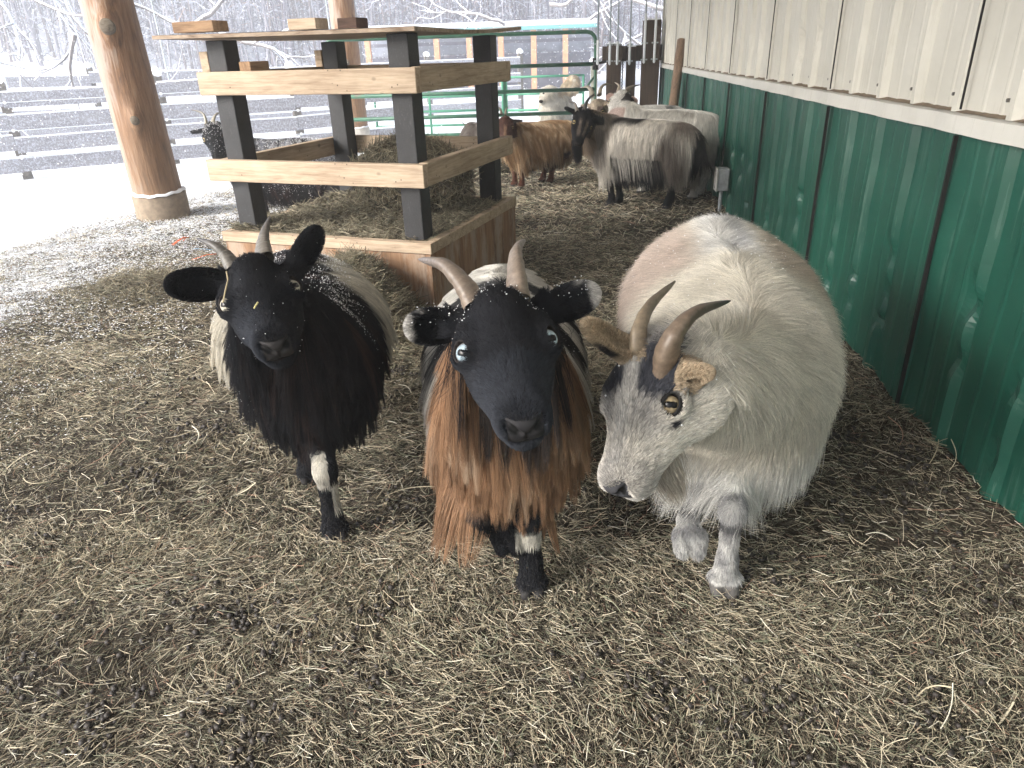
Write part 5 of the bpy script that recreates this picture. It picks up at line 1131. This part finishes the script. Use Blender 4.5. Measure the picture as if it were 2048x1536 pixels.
goatA = dict(s=1.0, at=posA, yaw=yawA, fat=.92, rear=1.55, label='black goat with white rear flanks and snow on its back standing leftmost', O=OA, fwd=fwdA, left=LA, hs=.97, neck=(.05, 0, .43), abs=True, fine=.0024,
    front=[(hA[1], (hA[0]-.0, hA[1]*1.0, .18), (hA[0]-.008, hA[1], .07), hA), (h2[1], (h2[0]+.03, h2[1], .19), (h2[0]+.0, h2[1], .08), h2)], hind=STAND['hind'], 
    ears=[(P(462, 566, 1.17), P(338, 572, 1.14), fcam(400, 590)+np.array([-.05, 0, -.5]), .029), (P(586, 540, 1.18), P(638, 462, 1.22), fcam(620, 500)+np.array([.45, 0, -.5]), .024)],
    horns=[dict(abs=True, r=.0205, p=[P(474, 545, 1.18), P(455, 515, 1.19), P(430, 492, 1.19), P(394, 477, 1.21)], c=(.24, .225, .20), ct=(.12, .12, .13), nr=13, rings=.0011), dict(abs=True, r=.0200, p=[P(528, 522, 1.18), P(526, 490, 1.20), P(530, 462, 1.21), P(540, 433, 1.24)], c=(.22, .20, .175), ct=(.05, .045, .045), nr=13, rings=.0011)],
    paint=paintA, len=lenA, iris=(.62, .58, .48), eyerim=(.14, .13, .12), lidap=(.0158, .0124), gaze=.7, black_face=True, black_body=False, n=(90000, 110000), r=(.00028, .00042), clumps=2400, clump=.75, back=-.3, nose=(.028, .026, .027),
    snow=(6500, lambda lb, lh, nr, p: (nr[:, 2] > -.2)*smooth(.26, .50, lb[:, 2])*(lb[:, 0] < .06)*(.10+.9*smooth(.35, .9, nr[:, 2])*smooth(-.2, .4, noise(p, 16, 2)+.1))*(.15+.85*(lb[:, 1] < .1)), .012), flake=.72)
rA = goat(goatA)

# ---------------- right goat: fluffy cream coat, grey brow, head turned down to the left
def paintC(lb, lh, em, hm, lg, p):
    n = len(lb); x, y, z = lb.T; nb = .06*noise(p, 6, 3); c = full(n, (.72, .68, .59))
    c = blend(c, full(n, (.55, .45, .39)), smooth(-.10, -.2, x)*smooth(-.02, -.10, y+nb*.3)*.85); c = blend(c, full(n, (.52, .43, .34)), smooth(-.1, -.2, x)*smooth(.02, .10, y+nb*.3)*.75)
    c = blend(c, full(n, (.52, .42, .32)), smooth(.2, .8, noise(p, 9, 2))*.5*smooth(-.25, .0, x)*smooth(.25, .35, z)); c = blend(c, full(n, (.72, .71, .68)), smooth(.06, .02, np.abs(y)+nb*.3)*smooth(.36, .42, z)*smooth(-.12, -.2, x)); c = blend(c, full(n, (.30, .31, .33)), smooth(.018, .004, np.abs(y-.01)+nb*.15)*smooth(.40, .45, z)*.6*smooth(-.15, -.25, x))
    c = blend(c, full(n, (.78, .77, .73)), smooth(.30, .24, z)); c = blend(c, full(n, (.23, .23, .24)), lg*(.62+.5*noise(p, 45, 1))); c = blend(c, full(n, (.06, .06, .065)), smooth(.125, .138, z)*smooth(.165, .15, z)*(x > -.2)*.8*lg)
    X, Y, Z = lh.T; h = full(n, (.74, .70, .62)); g = full(n, (.055, .057, .068))
    h = blend(h, full(n, (.15, .15, .165)), smooth(.034, .006, np.abs(np.abs(Y)-.024))*smooth(-.05, -.025, Z)*smooth(.15, .09, X)*.55); h = blend(h, g, smooth(.046, .028, np.hypot((X-.028)*.85, np.abs(Y)-.034))*smooth(-.050, -.03, Z)); h = blend(h, g*.6, smooth(.012, .004, np.hypot(X-.088, (Z+.040)*1.0))*(np.abs(Y) > .03)); h = blend(h, full(n, (.60, .58, .54)), smooth(.016, .006, np.abs(Y))*smooth(.0, .03, X)*smooth(-.04, -.02, Z)*.8)
    h = blend(h, full(n, (.42, .40, .38)), smooth(.12, .17, X)*.6); h = blend(h, full(n, (.20, .20, .21)), smooth(.3, .8, noise(lh, 55, 2))*.35*smooth(.2, .1, X))
    c = blend(c, h, hm); e = full(n, (.50, .40, .28)); e = blend(e, full(n, (.035, .030, .03)), smooth(.80, .95, em[3])*smooth(.25, .45, em[1])*(em[4] == 2)); return blend(c, e, em[0])
def lenC(lb, lh, nr, lg, p):
    x, y, z = lb.T; n = len(lb); top = smooth(.3, .85, nr[:, 2]); L = .032+.012*(1-top)+.07*smooth(.34, .22, z)+.008*noise(p, 14, 1); L = L*(1-lg)+.017*lg; L = np.where((lg > .5) & (z < .17), .010, L); L = np.minimum(L, np.maximum(z-.075, .010))
    nk = (lh[:, 0] > -.07) & (lh[:, 0] < .02); L = np.where(nk & (lh[:, 2] > -.05), .03, L); return L, .45-.33*smooth(.38, .26, z)*(1-lg), .25+1.1*smooth(.38, .26, z), np.full(n, .16)
OC = np.array([.10, .915, .61]); fwdC = np.array([-.36, -.68, -.64]); LC = np.array([.72, -.64, .27])
posC = np.array([.31, 1.35]); yawC = yaw_of(posC-np.array([.375, 2.15]))
hC = bl(posC, yawC, 1.12, (*G(1452, 1200)[:2]+np.array([0, .03]), .03)); hC2 = bl(posC, yawC, 1.12, P(1380, 1070, 1.43)); kC2 = bl(posC, yawC, 1.12, P(1395, 990, 1.43)); fC2 = bl(posC, yawC, 1.12, P(1375, 1040, 1.44))
def exC(S_, T, R, B):
    S_.cap(T((-.03, 0, -.08)), B((.02, .02, .36)), .065, .12, .06); S_.ell(B((-.03, .0, .27)), (.17, .19, .17), rotz(yawC), .06); S_.ell(T((.02, .03, -.08)), (.05, .04, .05), None, .03)
goatC = dict(s=1.12, at=posC, yaw=yawC, fat=1.36, label='fluffy cream goat with grey brow standing beside the green wall, head lowered to one side', O=OC, fwd=fwdC, left=LC, eye_at=P(1345, 808, .925), hs=1.0, neck=(.06, .0, .37), abs=True, fine=.0025,
    front=[(hC[1], (hC[0]-.0, hC[1], .17), (hC[0]-.0, hC[1], .07), hC), (-.09, kC2, fC2, hC2)], hind=STAND['hind'],
    ears=[(P(1352, 752, .955), P(1418, 744, .90), fcam(1380, 740)+np.array([-.2, 0, -1.4]), .0140), (P(1275, 715, .985), P(1172, 650, .93), fcam(1215, 680)+np.array([0, -.1, .9]), .0175)],
    horns=[dict(abs=True, r=.0185, p=[P(1285, 728, .985), P(1277, 672, .965), P(1298, 615, .985), P(1350, 563, 1.05)], c=(.30, .24, .17), ct=(.16, .13, .10), nr=12), dict(abs=True, r=.0255, p=[P(1328, 738, .96), P(1343, 680, .925), P(1388, 627, .935), P(1460, 602, 1.0)], c=(.22, .165, .12), ct=(.035, .03, .03), nr=14)],
    paint=paintC, len=lenC, iris=(.30, .24, .15), n=(90000, 170000), r=(.00028, .00034), clumps=12000, clump=.30, back=-.5, nose=(.05, .05, .055), lid=(.014, .013, .013), lidap=(.0152, .0086), extra=(exC,), hoof=(.10, .095, .09), face_len=1.1, eyeclr=1.05, wave=.85, lgz=(.20, .165), legr=.72,
    beard=dict(n=800, c=(.105, .0, -.095), sp=(.016, .010, .006), L=.070, d=(.45, -.1, -.75), col=(.50, .45, .38)),
    snow=(900, lambda lb, lh, nr, p: (nr[:, 2] > .1)*smooth(.35, .5, lb[:, 2])*(lb[:, 0] < .05)*.6, .05), flake=.75)
rC = goat(goatC)

# ---------------- goats farther back
def simple_len(base, side, bottom=.10):
    def f(lb, lh, nr, lg, p):
        n = len(lb); top = smooth(.3, .85, nr[:, 2]); L = base+side*(1-top)+.012*noise(p, 12, 1); L = np.minimum(L, np.maximum(lb[:, 2]-bottom, .02)); L = np.where(lg > .5, .012, L)
        nk = (lh[:, 0] > -.08) & (lh[:, 0] < .02); L = np.where(nk, np.minimum(L, .03), L); return L, np.full(n, .16), 1.4-1.0*top, np.full(n, .05)
    return f
EARS = [((.0, .045, -.03), (-.015, .125, -.035), (.5, 0, -.6), .021), ((.0, -.045, -.03), (-.015, -.125, -.035), (.5, 0, -.6), .021)]
def horns(sp=.05, L=1.0, c=(.30, .25, .18), ct=(.10, .09, .08)):
    return [dict(r=.0165, p=[(-.0, q*.020, .0), (-.025, q*.030, .05*L), (-.075, q*(.03+sp), .085*L), (-.125, q*(.03+sp*1.6), .085*L)], c=c, ct=ct, nr=12) for q in (1, -1)]
def rear_goat(label, at, head_dir, s, O=None, N_=None, left=None, paint=None, **kw):
    yaw = yaw_of(head_dir); d = dict(s=s, at=np.array(at, float), yaw=yaw, label=label, hs=s, front=STAND['front'], hind=STAND['hind'], ears=EARS, horns=horns(), paint=paint, len=simple_len(.05, .08), n=(9000, 34000), r=(.0007, .0008), clumps=3000, clump=.55, seg=6, res=.0085, group='goats standing around the feeder and gate'); d.update(kw)
    if O is not None: d['O'] = np.array(O, float); d['fwd'] = np.array(N_, float)-O; d['left'] = np.array(left, float) if left is not None else CAM_M[:, 0]
    return goat(d)
def legs(at, yaw, s, F1, F2, H1, H2):
    o = {}; f = []
    for q in (F1, F2): h = bl(at, yaw, s, (*q, .03)); f.append((h[1], (h[0]*.7, h[1], .165), (h[0]*1.0-.005, h[1], .06), h))
    g_ = []
    for q in (H1, H2): h = bl(at, yaw, s, (*q, .03)); g_.append((h[1], (h[0]-.035, h[1], .165), (h[0]-.008, h[1], .06), h))
    return dict(front=f, hind=g_)
def paintD(lb, lh, em, hm, lg, p):
    n = len(lb); x, y, z = lb.T; nb = .04*noise(p, 9, 2); c = full(n, (.76, .72, .65)); c = blend(c, full(n, (.30, .27, .25)), smooth(.1, .8, noise(p, 30, 1))*.6); br = full(n, (.10, .068, .052))
    c = blend(c, br, smooth(-.07, -.02, x+nb)*smooth(.30, .40, z+nb)*.72); c = blend(c, br, np.maximum(smooth(.13, .07, np.hypot(x+.48+nb, (z-.36)*.75)), smooth(-.40, -.5, x+nb)*smooth(.44, .5, z))*.8); c = blend(c, full(n, (.45, .40, .34)), smooth(-.42, -.47, x+nb)*smooth(.33, .26, z)*.7)
    c = blend(c, full(n, (.03, .026, .026)), smooth(.50, .53, z+nb*.5)*smooth(-.30, -.2, x+nb)*smooth(-.02, -.06, x)); c = blend(c, full(n, BLK), smooth(.345, .315, z+nb*.4)*smooth(-.05, -.09, x+nb*.3)*smooth(-.46, -.42, x)); c = blend(c, full(n, (.02, .018, .018)), smooth(-.585, -.61, x)); c = blend(c, full(n, BLK), smooth(.19, .17, z))
    c = blend(c, full(n, (.30, .22, .15)), smooth(.0, .05, x)*smooth(.38, .44, z)*.85)
    X, Y, Z = lh.T; h = full(n, (.014, .013, .014)); h = blend(h, full(n, (.20, .16, .13)), smooth(.012, .005, np.abs(np.abs(Y)-.020+.06*(X-.05)))*smooth(.03, .06, X)*smooth(.16, .13, X)); h = blend(h, full(n, (.17, .13, .10)), smooth(-.05, -.075, Z)*smooth(.12, .08, X)*.8); c = blend(c, h, hm); return blend(c, full(n, BLK), em[0])
def lenD(lb, lh, nr, lg, p):
    L, a_, b_, c_ = simple_len(.05, .10)(lb, lh, nr, lg, p); m = (lb[:, 0] < -.07)*(lb[:, 0] > -.46)*(lb[:, 2] > .335); L = np.where(m > 0, np.minimum(L, np.maximum(lb[:, 2]-.315, .015)), L); return L, a_, b_, c_
hdD = nz(np.array([-.80, .60])); atD = np.array([.19, 5.20]); side = np.array([-hdD[1], hdD[0]])
LD = legs(atD, yaw_of(hdD), 1.08, np.array([.195, 5.09]), np.array([.255, 5.17]), np.array([.57, 4.96]), np.array([.60, 5.12]))
rear_goat('brindled grey goat with black belly and legs standing before the white one', atD, hdD, 1.08, YP(1171, 228, 5.02), YP(1160, 281, 4.93), CAM_M[:, 0]*.95+np.array([0, .25, 0]), paintD, **LD, hs=1.08, fat=1.0, len=lenD, tail=(-.65, 0, .37), extra=(lambda S_, T, R, B: S_.ell(B((-.25, 0, .275)), (.20, .12, .12), rotz(yaw_of(hdD)), .05),), n=(14000, 62000), r=(.0006, .0007), clumps=5200, horns=[dict(abs=True, r=.014, p=[YP(1154, 224, 5.02), YP(1152, 214, 5.05), YP(1148, 206, 5.08), YP(1137, 203.5, 5.1)], c=(.20, .18, .16), ct=(.08, .07, .07)), dict(abs=True, r=.0155, p=[YP(1168, 222, 5.02), YP(1172, 208, 5.05), YP(1178, 197, 5.1), YP(1189, 187, 5.16)], c=(.09, .08, .08), ct=(.03, .03, .03))],
    beard=dict(n=1400, c=(.150, 0, -.082), sp=(.022, .012, .008), L=.13, d=(.1, .1, -1.), col=(.015, .014, .016)), neck=(.05, 0, .44), black_face=True)
def paintF(lb, lh, em, hm, lg, p):
    n = len(lb); x, y, z = lb.T; c = full(n, (.70, .68, .63)); c = blend(c, full(n, (.40, .38, .35)), smooth(.0, .8, noise(p, 30, 1))*.7); c = blend(c, full(n, (.24, .20, .18)), smooth(-.57, -.62, x)*smooth(.42, .34, z)); c = blend(c, full(n, (.52, .42, .32)), smooth(.0, .08, x)*smooth(.42, .5, z)*.6)
    X, Y, Z = lh.T; h = full(n, (.66, .64, .60)); h = blend(h, full(n, (.035, .028, .026)), (Y > .024)*smooth(.12, .08, X+.0)*smooth(-.10, -.05, Z+.02*noise(lh, 60, 1))*smooth(-.04, .0, X)); h = blend(h, full(n, (.45, .30, .26)), smooth(.165, .185, X)*.7); c = blend(c, h, hm); return blend(c, full(n, (.58, .42, .36)), em[0])
hdF = nz(np.array([-.84, .54])); atF = np.array([.37, 5.66])
LF = legs(atF, yaw_of(hdF), 1.12, np.array([.44, 5.54]), np.array([.475, 5.60]), np.array([.78, 5.26]), np.array([.84, 5.36]))
rear_goat('white goat with dark eye patch and pink ears standing behind the brindled one', atF, hdF, 1.12, YP(1244, 187, 5.82), YP(1224, 226, 5.66), CAM_M[:, 0]*.93+np.array([0, -.30, 0]), paintF, **LF, hs=1.3, ears=[((.0, .045, -.03), (.01, .095, -.035), (.6, 0, .4), .022), ((.0, -.045, -.03), (.01, -.095, -.035), (.6, 0, .4), .022)], fat=1.2, tail=(-.66, 0, .36), neck=(.07, 0, .47), n=(12000, 56000), r=(.0006, .0007), clumps=5200, clump=.45, horns=[dict(abs=True, r=.0175, p=[YP(1236, 188, 5.86), YP(1238, 179, 5.88), YP(1238, 171, 5.9), YP(1229, 164.5, 5.93)], c=(.45, .38, .30), ct=(.5, .45, .38)), dict(abs=True, r=.0175, p=[YP(1249, 188, 5.86), YP(1255, 179, 5.9), YP(1265, 173, 5.95), YP(1281, 169, 6.03)], c=(.20, .165, .12), ct=(.07, .06, .05))], nose=(.40, .25, .22))
def paintG(lb, lh, em, hm, lg, p):
    n = len(lb); x, y, z = lb.T; c = full(n, (.68, .67, .64)); c = blend(c, full(n, (.03, .03, .035)), smooth(.07, .05, np.hypot(x+.10, z-.50))+smooth(.045, .03, np.hypot(x+.45, z-.53))*.7); c = blend(c, full(n, (.52, .44, .34)), smooth(-.02, .06, x))
    X, Y, Z = lh.T; h = full(n, (.56, .48, .38)); h = blend(h, full(n, (.14, .10, .08)), smooth(.032, .018, np.hypot(X-.055, np.abs(Y)-.045))); c = blend(c, h, hm); return blend(c, full(n, (.45, .36, .28)), em[0])
rear_goat('cream headed goat with curled back horns farthest behind, only head and white back showing', (.28, 6.75), (-.97, -.1), 1.02, YP(1192, 205, 6.55), YP(1182, 247, 6.42), CAM_M[:, 0]*.8+np.array([0, -.5, 0]), paintG, fat=1.0, hs=1.28, horns=[dict(abs=True, r=.0185, p=[YP(1184, 193, 6.55), YP(1182, 180, 6.6), YP(1174, 173.5, 6.65), YP(1160, 176, 6.7)], c=(.36, .33, .27), ct=(.30, .28, .25)), dict(abs=True, r=.0185, p=[YP(1199, 190, 6.55), YP(1202, 176, 6.6), YP(1210, 169, 6.65), YP(1224, 169.5, 6.7)], c=(.30, .25, .18), ct=(.22, .19, .15))])
def paintE(lb, lh, em, hm, lg, p):
    n = len(lb); x, y, z = lb.T; nb = .03*noise(p, 12, 2); c = full(n, (.36, .22, .11)); c = blend(c, full(n, (.72, .56, .38)), smooth(-.2, .5, noise(p*np.array([1, 1, .5]), 34, 1))*.85); c = blend(c, full(n, (.15, .085, .045)), smooth(.2, .8, noise(p, 28, 3))*.6); c = blend(c, full(n, (.05, .025, .018)), smooth(.30, .26, z+nb)*smooth(-.12, -.17, x)*smooth(-.50, -.46, x)); c = blend(c, full(n, (.14, .055, .03)), lg)
    X, Y, Z = lh.T; h = full(n, (.10, .045, .03)); h = blend(h, full(n, (.32, .20, .13)), smooth(.014, .006, np.abs(Y))*smooth(.06, .09, X)*smooth(.165, .15, X)); h = blend(h, full(n, (.03, .02, .018)), smooth(.155, .18, X)); c = blend(c, h, hm); return blend(c, full(n, (.035, .025, .022)), em[0])
hdE = nz(np.array([-.80, -.50])); atE = np.array([-.53, 5.90])
LE = legs(atE, yaw_of(hdE), .93, np.array([-.56, 5.93]), np.array([-.495, 5.83]), np.array([-.34, 6.12]), np.array([-.275, 6.05]))
rear_goat('tan goat with long golden striped hair and dark face right of the feeder', atE, hdE, .93, YP(1011, 238, 5.72), YP(1010, 274, 5.60), CAM_M[:, 0], paintE, **LE, hs=1.0, fat=1.12, tail=(-.65, 0, .40), n=(9000, 46000), r=(.0006, .0008), clumps=2600, clump=.65, len=simple_len(.06, .10), horns=[dict(abs=True, r=.012, p=[YP(1011, 229, 5.74), YP(1011.5, 222, 5.76), YP(1013, 217, 5.78), YP(1017, 213, 5.8)], c=(.25, .21, .16)), dict(abs=True, r=.012, p=[YP(1003, 229, 5.74), YP(1002, 222, 5.76), YP(999, 216, 5.78), YP(995, 213, 5.8)], c=(.25, .21, .16))])
def paintH(lb, lh, em, hm, lg, p):
    n = len(lb); c = full(n, (.014, .012, .013)); c = blend(c, full(n, (.075, .035, .028)), smooth(.0, .8, noise(p, 20, 1))*.8); c = blend(c, full(n, (.42, .44, .50)), smooth(.38, .50, lb[:, 2])*smooth(-.35, .35, noise(p, 34, 2))*.75*(lb[:, 0] < .02)); c = blend(c, full(n, (.011, .011, .012)), hm); return blend(c, full(n, BLK), em[0])
rear_goat('black goat with snow covered back standing behind the left front feeder post', (-2.15, 4.62), (-1, .05), 1.02, YP(424, 252, 4.46), YP(431, 305, 4.34), CAM_M[:, 0], paintH, hs=1.15, fat=1.05, n=(12000, 40000), black_face=True, len=simple_len(.06, .12, .04), horns=[dict(abs=True, r=.0135, p=[YP(413, 250, 4.46), YP(411, 238, 4.48), YP(404, 226, 4.5), YP(381, 219, 4.55)], c=(.32, .30, .24), ct=(.10, .09, .08)), dict(abs=True, r=.0135, p=[YP(425, 249, 4.46), YP(427, 238, 4.48), YP(433, 228, 4.5), YP(450, 222, 4.55)], c=(.32, .30, .24), ct=(.10, .09, .08))],
    snow=(16000, lambda lb, lh, nr, p: smooth(-.1, .6, nr[:, 2])*((lb[:, 2] > .35))*.95, .05), flake=1.15)
def paintJ(lb, lh, em, hm, lg, p):
    n = len(lb); c = full(n, (.016, .014, .014)); c = blend(c, full(n, (.06, .04, .03)), smooth(.2, .8, noise(p, 20, 1))*.6); c = blend(c, full(n, (.13, .055, .03)), hm); return blend(c, full(n, (.03, .02, .018)), em[0])
rear_goat('small dark goat with brown face eating with lowered head behind the feeder box', (-1.02, 4.32), (.97, -.12), .84, YP(905, 350, 4.2), YP(945, 382, 4.12), (.1, .6, .3), paintJ, hs=.95, neck=(.06, 0, .36), len=simple_len(.06, .1, .04))
def paintK(lb, lh, em, hm, lg, p):
    n = len(lb); c = full(n, (.22, .19, .17)); c = blend(c, full(n, (.12, .09, .075)), smooth(.0, .8, noise(p, 20, 1))*.7); return blend(c, full(n, (.10, .08, .07)), hm)
rear_goat('grey brown goat turned away beyond the feeder, only its round back showing', (-1.04, 6.95), (-.25, 1), .80, (-1.10, 7.22, .30), (-1.13, 7.4, .2), (-1, 0, 0), paintK, fat=1.15, neck=(.06, 0, .34))
# ---------------- white livestock dog behind the gate
dog = empty('dog', (-.48, 10.1, 0)); tag(dog, 'large fluffy white dog with black nose watching through the green gate', 'dog'); S_ = Skin()
db = np.array([-.40, 9.95, -.02]); D_ = lambda *q: db+np.array(q, float)
for c, r in (((-.02, .0, .38), (.15, .17, .20)), ((.03, .25, .37), (.17, .24, .19)), ((.06, .50, .36), (.16, .18, .19)), ((-.03, -.06, .30), (.12, .12, .16))): S_.ell(D_(*c), r, None, .06)
hc_ = YP(1099, 188, 9.72); N2 = YP(1082, 204, 9.50)
S_.cap(D_(-.02, 0, .42), hc_+np.array([.01, .05, -.04]), .13, .11, .05); S_.ell(hc_, (.105, .11, .10), None, .03); S_.cap(hc_+np.array([0, -.05, -.02]), N2+np.array([.01, .03, 0]), .06, .040, .03); S_.ell(hc_+np.array([-.0, -.02, -.05]), (.10, .08, .07), None, .03)
for q in (-1, 1):
    S_.cap(hc_+np.array([q*.075, .02, .05]), hc_+np.array([q*.115, .0, -.05]), .028, .024, .02); S_.cap(D_(q*.09-.02, -.04, .34), D_(q*.085-.02, -.06, .06), .06, .042, .03); S_.cap(D_(q*.085-.02, -.06, .05), D_(q*.085-.02, -.11, .04), .042, .036, .02)
    S_.cap(D_(q*.11+.05, .52, .33), D_(q*.12+.05, .58, .16), .085, .045, .04); S_.cap(D_(q*.12+.05, .58, .16), D_(q*.12+.05, .54, .04), .042, .04, .02)
tl = [D_(.08, .62, .45), D_(.16, .68, .58), D_(.24, .55, .66), D_(.27, .35, .62), D_(.24, .22, .54)]
for i in range(4): S_.cap(tl[i], tl[i+1], .05, .055, .03)
S_.run(.014); V, Q = S_.mesh(); o = np_mesh('body', V, Q, m_skin, col=full(len(V), (.62, .58, .50))); under(o, dog)
def spec_dog(p, nr):
    n = len(p); f = np.tile([0, .5, -1.], (n, 1)); hm = np.linalg.norm(p-hc_, axis=1) < .17; L = np.where(hm, .025, .06); L = np.where(np.linalg.norm(p-N2, axis=1) < .06, .008, L); c = full(n, (.74, .70, .62)); c = blend(c, full(n, (.55, .46, .34)), smooth(.0, .8, noise(p, 9, 1))*.5); c = blend(c, full(n, (.60, .48, .32)), (p[:, 0] > hc_[0]+.10)*(p[:, 2] > .48)*.7)
    return f, L, np.full(n, .35), np.full(n, .4), np.full(n, .15), c
fur(S_, dog, 26000, None, spec_dog, 'coat', m_fur, 5, .0016, 700, .6)
for q in (-1, 1):
    e_ = hc_+np.array([q*.042-.028, -.098, .012]); o = blob('eye', tuple(e_), (.014, .012, .011), m_dark); under(o, dog); o.location = tuple(e_)
e_ = N2+np.array([-.0, -.012, .008]); o = blob('nose', tuple(e_), (.026, .018, .020), m_dark); under(o, dog); o.location = tuple(e_)
# stalks of hay caught on the goats
def stalk(pts, r, c, label):
    pts = [P(*q) for q in pts]; o = MB().tube(pts, r, 6).build('hay_stalk', plain('stalk', c, .7), smooth_=True); tag(o, label, 'hay stalk', 'stalks of hay caught in the goats hair')
stalk([(453, 543, 1.13), (456, 560, 1.115), (451, 580, 1.10), (446, 605, 1.09)], .0012, (.50, .42, .26), 'pale bent stalk of hay hanging over the black goat eye')
stalk([(508, 617, 1.055), (516, 604, 1.055)], .0013, (.55, .50, .22), 'tiny yellow green stalk on the bridge of the black goat face')
stalk([(1480, 655, 1.13), (1486, 668, 1.125), (1491, 681, 1.12)], .0014, (.10, .055, .03), 'dark twig lying on the cream goat shoulder')
